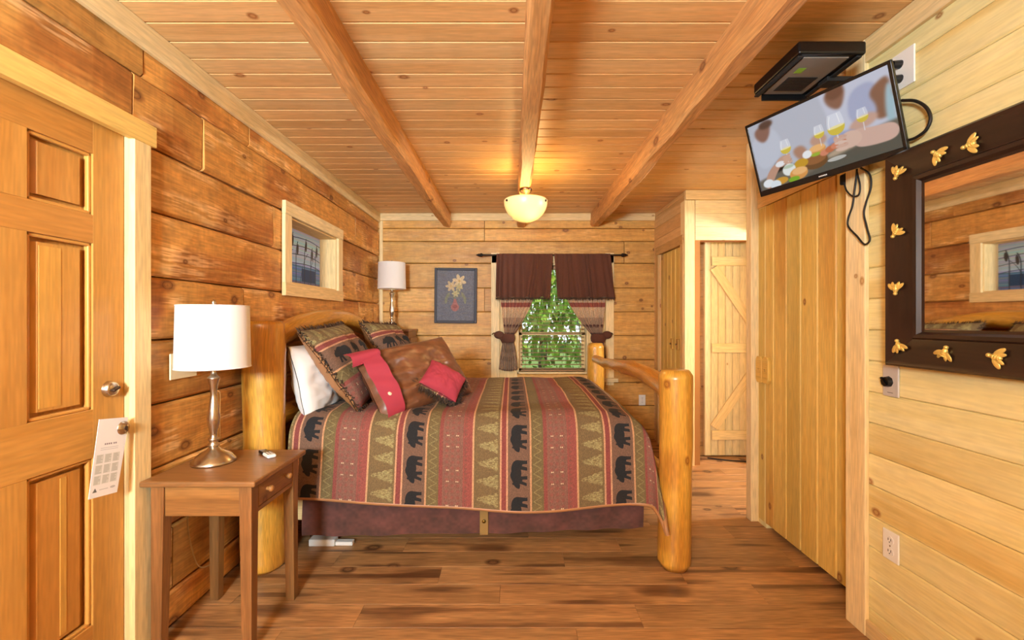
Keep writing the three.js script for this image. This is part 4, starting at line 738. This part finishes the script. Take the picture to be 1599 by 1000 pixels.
const lamp = thing('table_lamp', 'nickel table lamp with white drum shade on the nightstand', 'table lamp', [-1.303, 0.688, -1.93], 0, 'table lamps');
lampGeo(lamp);
{
  const l2 = lamp.clone(); l2.name = numbered('table_lamp'); l2.userData = { label: 'nickel table lamp with white drum shade on the tall chest', category: 'table lamp', group: 'table lamps' }; l2.position.set(-1.24, 1.215, -4.56); scene.add(l2);
  const c = thing('tall_chest', 'tall reddish-brown chest in the corner behind the pillows', 'chest', [-1.235, 0, -4.6]);
  part(c, 'body', bx(0.4, 1.19, 0.36, [0.9, 0.72, 0.62]), M.table, [0, 0.595, 0]);
  part(c, 'chest_top', bx(0.43, 0.024, 0.4, [0.95, 0.78, 0.66], 0.006), M.table, [0, 1.202, 0]);
  for (let k = 0; k < 5; k++) { const d = part(c, 'drawer', bx(0.018, 0.2, 0.32, [0.95, 0.8, 0.7]), M.table, [0.207, 0.13 + k * 0.225, 0]); for (const z of [-0.08, 0.08]) part(d, 'knob', new THREE.SphereGeometry(0.013, 12, 8), M.nickel, [0.018, 0, z]); }
}
{ // remote control
  const t = thing('remote_control', 'small white remote control with black end on the nightstand', 'remote', [-1.125, 0.688, -2.03], -0.75);
  part(t, 'body', new RoundedBoxGeometry(0.07, 0.016, 0.038, 3, 0.007), M.whitePlastic, [0.03, 0.0085, 0]);
  part(t, 'black_end', new RoundedBoxGeometry(0.062, 0.014, 0.036, 3, 0.006), M.blackPlastic, [-0.033, 0.0078, 0]);
  const bg = []; for (let i = 0; i < 3; i++) for (let j = 0; j < 3; j++) bg.push(new THREE.BoxGeometry(0.008, 0.002, 0.006).translate(0.01 + i * 0.017, 0.0172, -0.011 + j * 0.011));
  part(t, 'button_pad', merge(...bg), M.greyPlastic);
}
// switch plate behind the lamp
function wallPlate(name, label, pos, turn, w, h, mat, group) { const t = thing(name, label, 'wall plate', pos, turn, group); part(t, 'plate', new RoundedBoxGeometry(w, h, 0.007, 2, 0.003), mat, [0, 0, 0.0035]); return t; }
{
  const t = wallPlate('switch_plate', 'ivory switch plate on the log wall behind the lamp', [XL + 0.002, 1.11, -1.95], Math.PI / 2, 0.158, 0.112, M.ivory);
  for (const x of [-0.046, 0, 0.046]) { part(t, 'toggle', new RoundedBoxGeometry(0.009, 0.022, 0.014, 2, 0.002), M.ivory, [x, 0.004, 0.012], [-0.4, 0, 0]); }
}
function outlet(label, pos, turn) {
  const t = wallPlate('wall_outlet', label, pos, turn, 0.072, 0.115, M.whitePlastic);
  for (const y of [0.022, -0.022]) { const r = part(t, 'receptacle', new THREE.CylinderGeometry(0.0165, 0.0165, 0.003, 24).rotateX(Math.PI / 2), M.whitePlastic, [0, y, 0.0082]); for (const x of [-0.006, 0.006]) part(r, 'slot', new THREE.BoxGeometry(0.002, 0.009, 0.001), M.blackMatte, [x, 0.003, 0.0018]); part(r, 'ground_hole', new THREE.CylinderGeometry(0.0022, 0.0022, 0.001, 8).rotateX(Math.PI / 2), M.blackMatte, [0, -0.007, 0.0018]); }
  part(t, 'screw', new THREE.CylinderGeometry(0.003, 0.003, 0.002, 10).rotateX(Math.PI / 2), M.nickel, [0, 0, 0.0075]);
}
outlet('white wall outlet low on the yellow pine wall', [XR - 0.001, 0.43, -1.72], -Math.PI / 2);
outlet('white wall outlet on the log plank wall behind the footboard', [1.42, 0.435, ZB + 0.004], 0);
{ // lamp cord
  solo('lamp_cord', tube([[-1.41, 0.66, -1.95], [-1.425, 0.45, -1.94], [-1.43, 0.3, -1.97], [-1.425, 0.18, -2.02], [-1.42, 0.16, -2.1], [-1.435, 0.2, -2.16]], 0.003, 40, 6), std({ color: 0xb99a6a, roughness: 0.6 }), 'thin pale lamp cord hanging behind the nightstand', 'cord');
}
{ // door hanger
  const t = thing('door_hanger', 'white printed card tag hanging on the entry door knob', 'door tag', [-1.424, 0.915, -1.617]);
  const pts = [[-1.523, 0.967], [-1.638, 0.95], [-1.592, 0.69], [-1.484, 0.706]], sh = new THREE.Shape();
  pts.forEach(([z, y], i) => i ? sh.lineTo(-z - 1.617, y - 0.915) : sh.moveTo(-z - 1.617, y - 0.915)); const ho = new THREE.Path(); ho.absarc(0, 0.006, 0.022, 0, 7); sh.holes.push(ho);
  const g = new THREE.ExtrudeGeometry(sh, { depth: 0.0012, bevelEnabled: false }), p = g.attributes.position, uv = g.attributes.uv;
  const o = [pts[3], pts[2], pts[0]].map(([z, y]) => [-z - 1.617, y - 0.915]), ex = [o[1][0] - o[0][0], o[1][1] - o[0][1]], ey = [o[2][0] - o[0][0], o[2][1] - o[0][1]], det = ex[0] * ey[1] - ex[1] * ey[0];
  for (let i = 0; i < p.count; i++) { const dx = p.getX(i) - o[0][0], dy = p.getY(i) - o[0][1]; uv.setXY(i, (dx * ey[1] - dy * ey[0]) / det, (ex[0] * dy - ex[1] * dx) / det); }
  const tex = canvasTex(256, 600, (x, w, h) => {
    x.fillStyle = '#f6f5f2'; x.fillRect(0, 0, w, h); x.fillStyle = '#8c7f86'; for (let k = 0; k < 6; k++) x.fillRect(80 + k * 18 + (k > 3 ? 8 : 0), 192, 13, 12);
    x.fillStyle = '#c9c9cc'; for (let k = 0; k < 2; k++) x.fillRect(50, 225 + k * 14, 160, 4);
    for (let r = 0; r < 3; r++) for (let c = 0; c < 3; c++) { x.fillStyle = '#dcded6'; x.fillRect(22 + c * 74, 275 + r * 80, 64, 70); x.fillStyle = '#a9ada3'; for (let k = 0; k < 6; k++) x.fillRect(28 + c * 74, 283 + r * 80 + k * 10, 34 + 20 * hash(r * 9 + c, k, 1), 4); }
    x.fillStyle = '#6b6a66'; x.beginPath(); x.moveTo(26, 560); x.lineTo(46, 528); x.lineTo(66, 560); x.fill(); x.fillStyle = '#c2c2c0'; x.fillRect(84, 545, 80, 5); x.beginPath(); x.ellipse(205, 545, 24, 9, 0, 0, 7); x.fill();
  }, false);
  part(t, 'card', g, std({ map: tex, roughness: 0.6 }), [0, 0, 0], [0, Math.PI / 2, 0]);
}
// ------------------------------------------------------------------ picture
{
  const x0 = -0.843, x1 = -0.381, y0 = 1.275, y1 = 1.877, w = x1 - x0, h = y1 - y0;
  const t = thing('framed_picture', 'grey-blue picture of pale flowers in a pink vase', 'picture', [(x0 + x1) / 2, (y0 + y1) / 2, ZB + 0.006], 0); t.rotation.z = -0.008;
  const fm = std({ color: 0x3a3a42, roughness: 0.6 });
  for (const s of [-1, 1]) { part(t, 'frame_side', bx(0.028, h, 0.03, [1, 1, 1], 0.006), fm, [s * (w / 2 - 0.014), 0, 0.015]); part(t, 'frame_side', bx(w - 0.056, 0.028, 0.03, [1, 1, 1], 0.006), fm, [0, s * (h / 2 - 0.014), 0.015]); }
  const tex = canvasTex(384, 512, (x, W, H) => {
    x.fillStyle = '#6a6d77'; x.fillRect(0, 0, W, H); for (let k = 0; k < 500; k++) { x.fillStyle = k % 2 ? 'rgba(90,92,110,.25)' : 'rgba(110,104,100,.2)'; x.fillRect(hash(k, 1, 1) * W, hash(k, 2, 1) * H, 40, 12); }
    const fl = (cx, cy, r, c) => { x.fillStyle = c; for (let k = 0; k < 6; k++) { x.save(); x.translate(cx, cy); x.rotate(k * 1.047 + cx); x.beginPath(); x.ellipse(0, -r * 0.6, r * 0.28, r * 0.55, 0, 0, 7); x.fill(); x.restore(); } x.fillStyle = '#b79a62'; x.beginPath(); x.arc(cx, cy, r * 0.2, 0, 7); x.fill(); };
    x.strokeStyle = '#77795f'; x.lineWidth = 5; for (const [a, b] of [[130, 170], [220, 120], [240, 240], [100, 270], [290, 270]]) { x.beginPath(); x.moveTo(182, 320); x.quadraticCurveTo(180, 240, a, b); x.stroke(); }
    x.fillStyle = '#7d8068'; for (const [a, b, r] of [[110, 260, 0.5], [95, 300, 0.1], [270, 260, -0.5], [285, 300, -0.1], [200, 220, 1.2]]) { x.save(); x.translate(a, b); x.rotate(r); x.beginPath(); x.ellipse(0, 0, 14, 40, 0, 0, 7); x.fill(); x.restore(); }
    fl(228, 110, 62, '#c2b08c'); fl(145, 160, 50, '#b9a583'); fl(225, 170, 36, '#a8a078'); fl(190, 235, 34, '#aba57e');
    x.fillStyle = '#9c6a66'; x.beginPath(); x.moveTo(172, 290); x.lineTo(198, 290); x.quadraticCurveTo(200, 330, 226, 360); x.quadraticCurveTo(228, 410, 185, 415); x.quadraticCurveTo(140, 410, 144, 360); x.quadraticCurveTo(170, 330, 172, 290); x.fill(); x.fillStyle = '#8a5652'; x.beginPath(); x.ellipse(185, 368, 24, 20, 0, 0, 7); x.fill();
    weave(x, W, H, 0.3, 2, 2);
  }, false);
  part(t, 'canvas', new THREE.BoxGeometry(w - 0.05, h - 0.05, 0.008), std({ map: tex, roughness: 0.8 }), [0, 0, 0.014]);
}
// ------------------------------------------------------------------ mirror, local x = z direction (faces -x)
{
  const Wd = 0.86, Ht = 0.775, fw = 0.135;
  const t = thing('bee_mirror', 'large mirror in a dark wood frame with gilt bees', 'mirror', [XR - 0.04, 1.5295, -1.655 + Wd / 2]); t.rotation.y = -Math.PI / 2 + 0.038;
  const prof = [[0, 0], [0, 0.026], [0.008, 0.034], [0.02, 0.03], [0.075, 0.024], [0.1, 0.018], [0.106, 0.026], [0.118, 0.024], [0.126, 0.012], [0.135, 0.01], [0.135, 0]];
  const side = (len) => { const pos = [], uv = []; const q = (k, e) => [e * (len / 2 - prof[k][0]), prof[k][0], prof[k][1]]; let per = 0; for (let k = 0; k + 1 < prof.length; k++) { const A = q(k, -1), B = q(k, 1), C = q(k + 1, 1), D = q(k + 1, -1), dp = Math.hypot(prof[k + 1][0] - prof[k][0], prof[k + 1][1] - prof[k][1]); for (const [p, v] of [[A, per], [B, per], [C, per + dp], [A, per], [C, per + dp], [D, per + dp]]) { pos.push(...p); uv.push(p[0], v); } per += dp; } return toCreasedNormals(build(pos, uv, null, [1, 1, 1]), 0.4); };
  for (const [len, x, y, r] of [[Wd, 0, -Ht / 2, 0], [Wd, 0, Ht / 2, Math.PI], [Ht, -Wd / 2, 0, -Math.PI / 2], [Ht, Wd / 2, 0, Math.PI / 2]]) part(t, 'frame_side', side(len), M.frame, [x, y, 0], [0, 0, r]);
  part(t, 'frame_back', new THREE.BoxGeometry(Wd - 0.01, Ht - 0.01, 0.01), M.blackMatte, [0, 0, -0.006]);
  part(t, 'mirror_glass', new THREE.BoxGeometry(Wd - 2 * fw + 0.01, Ht - 2 * fw + 0.01, 0.004), M.mirror, [0, 0, 0.008], null, 'silvered mirror glass');
  const wing = (l, w) => new THREE.SphereGeometry(1, 10, 6).scale(l / 2, w / 2, 0.003).translate(l / 2, 0, 0);
  const bee = merge(new THREE.SphereGeometry(1, 14, 10).scale(0.02, 0.011, 0.01), ...[-0.012, -0.004, 0.004].map((x) => new THREE.TorusGeometry(0.0095, 0.0022, 6, 14).rotateY(Math.PI / 2).translate(x, 0, 0)), new THREE.SphereGeometry(0.008, 10, 8).translate(0.022, 0, 0.001), at(wing(0.042, 0.018), 0.006, 0.006, 0.004, 0, -0.15, 2.3), at(wing(0.042, 0.018), 0.006, -0.006, 0.004, 0, -0.15, -2.3), at(wing(0.03, 0.014), -0.002, 0.006, 0.004, 0, -0.15, 2.75), at(wing(0.03, 0.014), -0.002, -0.006, 0.004, 0, -0.15, -2.75));
  const ins = 0.062;
  const spots = [[-Wd / 2 + 0.055, Ht / 2 - 0.075, -2.0], [-Wd / 2 + 0.2, Ht / 2 - ins, 2.4], [-Wd / 2 + 0.3, Ht / 2 - ins - 0.008, 3.2], [-Wd / 2 + 0.05, 0.1, -2.3], [-Wd / 2 + 0.048, -0.105, -1.6], [-Wd / 2 + 0.06, -Ht / 2 + 0.075, 1.9], [-Wd / 2 + 0.222, -Ht / 2 + ins, 1.2], [-Wd / 2 + 0.37, -Ht / 2 + ins - 0.002, 2.9], [Wd / 2 - 0.3, Ht / 2 - ins, 0.4], [Wd / 2 - 0.05, 0.1, 1.4], [Wd / 2 - 0.05, -0.12, 0.7], [Wd / 2 - 0.25, -Ht / 2 + ins, 0.9]];
  for (const [x, y, r] of spots) part(t, 'bee_ornament', bee, M.gold, [x, y, 0.032], [0, 0, r]).scale.setScalar(0.85);
}
{ // thermostat
  const t = wallPlate('wall_thermostat', 'grey wall control plate with a black dial below the mirror', [XR - 0.001, 1.073, -1.72], -Math.PI / 2, 0.072, 0.122, std({ color: 0xc4bfb8, metalness: 0.2, roughness: 0.45 }));
  part(t, 'dial', merge(new THREE.CylinderGeometry(0.019, 0.022, 0.016, 8).rotateX(Math.PI / 2), new THREE.BoxGeometry(0.006, 0.04, 0.008).translate(0, 0, 0.01)), M.blackPlastic, [-0.008, -0.004, 0.015], [0, 0, 0.7]);
  part(t, 'lettering', new THREE.PlaneGeometry(0.026, 0.003), M.greyPlastic, [0, -0.046, 0.0075]);
}
// ------------------------------------------------------------------ television corner
{
  const k = 0.755, C = [[1.42579201, 1.18561325, -2.70348032], [1.77060655, 1.21923346, -2.06092868], [1.89334526, 0.79811503, -2.10915117], [1.54853073, 0.76449482, -2.75170281]].map(([x, y, z]) => V(x * k, EYE + y * k, z * k));
  const mid = C[0].clone().add(C[1]).add(C[2]).add(C[3]).multiplyScalar(0.25), ex = C[1].clone().sub(C[0]).add(C[2]).sub(C[3]).normalize(), ey = C[0].clone().sub(C[3]).add(C[1]).sub(C[2]); ey.addScaledVector(ex, -ey.dot(ex)).normalize(); const ez = ex.clone().cross(ey);
  const w = C[1].distanceTo(C[0]), h = C[0].distanceTo(C[3]);
  const t = thing('television', 'black wall-mounted television showing people with wine glasses at dinner', 'television', mid.toArray()); t.setRotationFromMatrix(new THREE.Matrix4().makeBasis(ex, ey, ez));
  part(t, 'back_shell', new RoundedBoxGeometry(w - 0.01, h - 0.01, 0.03, 2, 0.008), M.blackMatte, [0, 0, -0.022]);
  part(t, 'rear_hump', new RoundedBoxGeometry(w * 0.6, h * 0.6, 0.024, 2, 0.008), M.blackMatte, [0, -0.02, -0.045]);
  const bez = 0.013, low = 0.026; 
  part(t, 'bezel', bx(w, bez, 0.016, [1, 1, 1], 0.003), M.blackPlastic, [0, h / 2 - bez / 2, -0.005]); part(t, 'bezel', bx(w, low, 0.016, [1, 1, 1], 0.003), M.blackPlastic, [0, -h / 2 + low / 2, -0.005]);
  for (const s of [-1, 1]) part(t, 'bezel', bx(bez, h, 0.016, [1, 1, 1], 0.003), M.blackPlastic, [s * (w / 2 - bez / 2), 0, -0.005]);
  const logo = canvasTex(256, 48, (x) => { x.fillStyle = '#0c0c0d'; x.fillRect(0, 0, 256, 48); x.fillStyle = '#d8d6d2'; for (let k = 0; k < 6; k++) x.fillRect(46 + k * 28, 12, 20, 24); }, false);
  part(t, 'name_badge', new THREE.PlaneGeometry(0.05, 0.0094), std({ map: logo, roughness: 0.4 }), [-0.005, -h / 2 + 0.012, 0.0035]);
  const tex = canvasTex(1024, 576, (x, W, H) => {
    const el = (cx, cy, rx, ry, c, rot = 0) => { x.fillStyle = c; x.beginPath(); x.ellipse(cx, cy, rx, ry, rot, 0, 7); x.fill(); };
    const poly = (c, ...p) => { x.fillStyle = c; x.beginPath(); const mid = (i) => { const A = p[i % p.length], B = p[(i + 1) % p.length]; return [(A[0] + B[0]) / 2, (A[1] + B[1]) / 2]; }; x.moveTo(...mid(0)); p.forEach((q, i) => { const B = p[(i + 1) % p.length]; x.quadraticCurveTo(B[0], B[1], ...mid(i + 1)); }); x.closePath(); x.fill(); };
    const grd = (x0, y0, x1, y1, ...s) => { const g = x.createLinearGradient(x0, y0, x1, y1); s.forEach((c, i) => g.addColorStop(i / (s.length - 1), c)); return g; };
    x.fillStyle = '#b9bdca'; x.fillRect(0, 0, W, H);
    // diners, out of focus
    poly('#c6cadb', [540, -200], [1300, -200], [1024, 340], [900, 380], [640, 330], [600, 130]); poly('#a9b0cc', [760, 60], [960, 40], [940, 330], [740, 320]);
    poly('#8a6452', [610, 0], [760, 0], [745, 90], [700, 170], [620, 100]); el(690, 20, 62, 54, '#74503f'); poly('#8a6450', [880, 130], [980, 60], [1024, 70], [1024, 330], [900, 340], [930, 240]); poly('#a3c0cc', [985, 140], [1024, 90], [1024, 400], [960, 380]);
    poly('#c2c8d6', [0, 110], [190, 60], [260, 200], [220, 350], [60, 420], [0, 300]); poly('#8e685a', [50, 40], [190, 30], [170, 130], [110, 190], [40, 120]); el(150, 36, 60, 34, '#5b443a'); poly('#15120f', [130, 400], [270, 330], [300, 470], [110, 540]);
    poly('#b08670', [300, 330], [400, 300], [440, 400], [380, 460]); el(520, 320, 60, 46, '#c19a86'); poly('#c8a494', [760, 280], [880, 250], [940, 300], [860, 360], [720, 350]); poly('#9aa3c6', [560, 330], [760, 320], [800, 400], [600, 430]); poly('#6d5238', [560, 400], [660, 380], [650, 470], [560, 480]);
    // table
    poly('#6c675c', [-400, 900], [-400, 560], [330, 430], [700, 400], [1500, 320], [1500, 900]); poly('#b8a48c', [560, 440], [900, 400], [900, 430], [560, 500]); poly('#55574f', [300, 640], [420, 520], [1500, 330], [1500, 900], [380, 900]);
    soften(x, W, H, 9);
    // arms and hands
    poly('#c09680', [40, 576], [60, 470], [150, 380], [220, 400], [130, 500], [100, 576]); el(225, 385, 62, 40, '#c8a08c', -0.4); for (let k = 0; k < 4; k++) el(265 + k * 4, 352 + k * 20, 30, 11, k % 2 ? '#d1ab97' : '#c39a85', -0.2);
    poly('#d2b0a2', [740, 330], [880, 370], [1024, 380], [1024, 500], [860, 500], [740, 470]); el(730, 400, 76, 62, '#d8b8a8'); for (let k = 0; k < 4; k++) el(668, 358 + k * 30, 46, 16, k % 2 ? '#dabbab' : '#cfa897', 0.12);
    // food
    el(470, 475, 90, 60, '#6e4c2c'); el(470, 455, 84, 40, '#94623a'); el(365, 452, 54, 36, '#c99a2e'); el(500, 388, 62, 36, '#dd9c58'); el(500, 376, 58, 26, '#efb877'); el(486, 422, 40, 14, '#9db53a'); for (let k = 0; k < 4; k++) el(545 + k * 42, 432 - k * 12, 34, 24, k % 2 ? '#c4704e' : '#d6886a');
    el(420, 400, 36, 32, '#eef0f2'); el(262, 470, 54, 50, '#e6ebe8'); el(262, 444, 44, 14, '#b9c9b2'); el(180, 540, 60, 30, '#d29a3a'); el(330, 524, 72, 50, '#dc9a52'); el(340, 506, 60, 30, '#eeb878'); el(285, 560, 46, 22, '#7fae2c'); el(70, 530, 46, 36, '#e8eef2'); el(130, 560, 46, 40, '#dfe9f0'); el(200, 400, 40, 24, '#e9eaee');
    soften(x, W, H, 3);
    const glass = (cx, cy, s, blur) => { x.save(); x.translate(cx, cy); x.scale(s, s); x.fillStyle = 'rgba(235,238,245,.55)'; x.beginPath(); x.moveTo(-44, -130); x.bezierCurveTo(-70, -40, -66, 20, 0, 34); x.bezierCurveTo(66, 20, 70, -40, 44, -130); x.closePath(); x.fill(); x.fillStyle = '#d6c04c'; x.beginPath(); x.moveTo(-60, -30); x.quadraticCurveTo(0, -14, 60, -34); x.bezierCurveTo(62, 14, 30, 32, 0, 34); x.bezierCurveTo(-30, 32, -60, 14, -60, -30); x.fill(); x.fillStyle = '#f1e6a6'; x.beginPath(); x.ellipse(0, -28, 58, 10, -0.04, 0, 7); x.fill(); x.strokeStyle = 'rgba(255,255,255,.8)'; x.lineWidth = 5; x.beginPath(); x.moveTo(-30, -118); x.quadraticCurveTo(-50, -60, -44, -20); x.moveTo(20, -125); x.lineTo(30, -50); x.stroke(); x.fillStyle = 'rgba(230,235,240,.7)'; x.fillRect(-5, 34, 10, 100); x.restore(); };
    glass(535, 290, 0.62, 4); glass(830, 290, 0.62, 5); glass(270, 310, 0.72, 2); glass(655, 300, 1.0, 0);
    for (let k = 0; k < 3; k++) el(664 + k * 3, 372 + k * 26, 44, 13, k % 2 ? '#dcbfb0' : '#d3ae9d', 0.12); for (let k = 0; k < 3; k++) el(262, 356 + k * 18, 34, 10, '#cfa792', -0.2);
    el(620, 505, 66, 16, 'rgba(232,232,228,.7)'); soften(x, W, H, 1);
  }, false);
  part(t, 'screen', new THREE.PlaneGeometry(w - 2 * bez, h - bez - low), std({ color: 0x000000, roughness: 0.25, emissive: 0xffffff, emissiveMap: tex, emissiveIntensity: 0.75 }), [0, (low - bez) / 2, 0.0015], null, 'lit screen with a dinner scene');
  const q = new THREE.RectAreaLight(0xd6d0cc, 0.5, w - 2 * bez, h - bez - low); q.position.set(0, 0, 0.012); q.rotation.y = Math.PI; t.add(q);
  // arm to the wall
  const arm = thing('television_mount', 'black wall arm behind the television', 'wall mount', [XR - 0.003, 2.06, -1.83]);
  part(arm, 'wall_plate', bx(0.012, 0.14, 0.09), M.blackMatte, [-0.006, 0, 0]);
  const back = mid.clone().addScaledVector(ez, -0.05).sub(V(XR - 0.003, 2.06, -1.83));
  part(arm, 'arm', tube([[-0.01, 0, 0], [-0.06, -0.01, -0.03], back.toArray()], 0.018, 10, 8), M.blackMatte);
  // cables
  const pw = P(1399, 103, 412);
  solo('power_cable', tube([[1.425, 2.27, -1.69], [1.41, 2.25, -1.72], [1.40, 2.2, -1.73], [1.38, 2.1, -1.76]], 0.0045, 24, 8), M.cable, 'black cable running from the white plate behind the television', 'cable');
  const L = (pts) => pts.map(([px, py]) => P(px, py, (px - 799.5) / 1.448));
  solo('hanging_cable', tube(L([[1344, 262, 372], [1358, 273, 375], [1360, 292, 376], [1352, 318, 374], [1349, 333, 372], [1354, 357, 374], [1358, 376, 375], [1351, 382, 373], [1338, 369, 368], [1324, 352, 362], [1325, 340, 361], [1331, 322, 364], [1334, 300, 366], [1337, 278, 368], [1338, 264, 370]]), 0.0038, 110, 7), M.cable, 'thin black cable dangling in a long loop below the television', 'cable');
  solo('short_cable', tube(L([[1318, 285, 360], [1322, 298, 361], [1333, 307, 364], [1341, 304, 367], [1343, 292, 368], [1338, 268, 370]]), 0.0034, 40, 7), M.cable, 'short black cable loop under the adapter of the television', 'cable');
  solo('power_adapter', new RoundedBoxGeometry(0.05, 0.045, 0.06, 2, 0.006), M.blackMatte, 'small black box hanging under the television', 'adapter', P(1327, 279, 352).toArray(), [0.2, 0.5, 0.3]);
  solo('arched_cable', tube(L([[1408, 157, 425], [1430, 158, 428], [1448, 170, 433], [1453, 187, 435], [1446, 203, 433], [1430, 215, 429], [1415, 220, 427]]), 0.0055, 50, 8), M.cable, 'thick black cable arching out at the side of the television', 'cable');
  // white plate with plugs
  const pl = wallPlate('cable_plate', 'white wall plate with black plugs above the television', [XR - 0.001, 2.255, -1.665], -Math.PI / 2, 0.095, 0.14, M.whitePlastic);
  for (const y of [0.025, -0.03]) { const p = part(pl, 'plug', new THREE.CylinderGeometry(0.013, 0.016, 0.03, 12).rotateX(Math.PI / 2), M.blackPlastic, [-0.012, y, 0.022]); part(p, 'plug_cap', new THREE.CylinderGeometry(0.008, 0.012, 0.03, 10).rotateX(Math.PI / 2), M.blackPlastic, [-0.004, 0, 0.028]); }
  // receiver on its bracket shelf
  const r = thing('receiver_shelf', 'black wall bracket holding the receiver above the television', 'bracket', [XR - 0.002, 2.29, -1.8]);
  part(r, 'wall_arm', bx(0.2, 0.02, 0.06), M.blackMatte, [-0.1, 0.0, -0.02]);
  part(r, 'arm_brace', bx(0.02, 0.12, 0.06), M.blackMatte, [-0.012, -0.02, -0.02]);
  for (const x of [-0.4, -0.18]) part(r, 'tray_rail', bx(0.02, 0.008, 0.3), M.blackMatte, [x, 0.006, 0]);
  part(r, 'front_lip', bx(0.2, 0.03, 0.008), M.blackPlastic, [-0.28, 0.0, -0.145]);
  const rc = thing('media_receiver', 'black receiver box with grey vented underside and green sticker', 'receiver', [1.195, 2.3015, -1.8]);
  part(rc, 'case', new RoundedBoxGeometry(0.255, 0.05, 0.31, 3, 0.01), M.blackPlastic, [0, 0.026, 0]);
  part(rc, 'base_plate', bx(0.17, 0.004, 0.27), M.greyPlastic, [-0.01, -0.001, 0]);
  const vents = []; for (let k = 0; k < 12; k++) vents.push(new THREE.BoxGeometry(0.12, 0.002, 0.004).translate(-0.01, -0.004, -0.1 + k * 0.009)); part(rc, 'vent_slots', merge(...vents), M.blackMatte);
  part(rc, 'sticker', bx(0.03, 0.001, 0.035), std({ color: 0x7fae2a, roughness: 0.6 }), [-0.055, -0.0038, 0.05], null, 'small green sticker');
}
solo('hall_cord', tube([[1.85, 0.006, -4.18], [1.95, 0.006, -4.12], [2.1, 0.006, -4.08], [2.3, 0.006, -4.05]], 0.006, 40, 6), M.cable, 'black cord lying on the hall floor by the plank door', 'cord');

scene.traverse((o) => { if (o.isMesh) { o.castShadow = true; o.receiveShadow = true; } });
renderer.render(scene, camera);
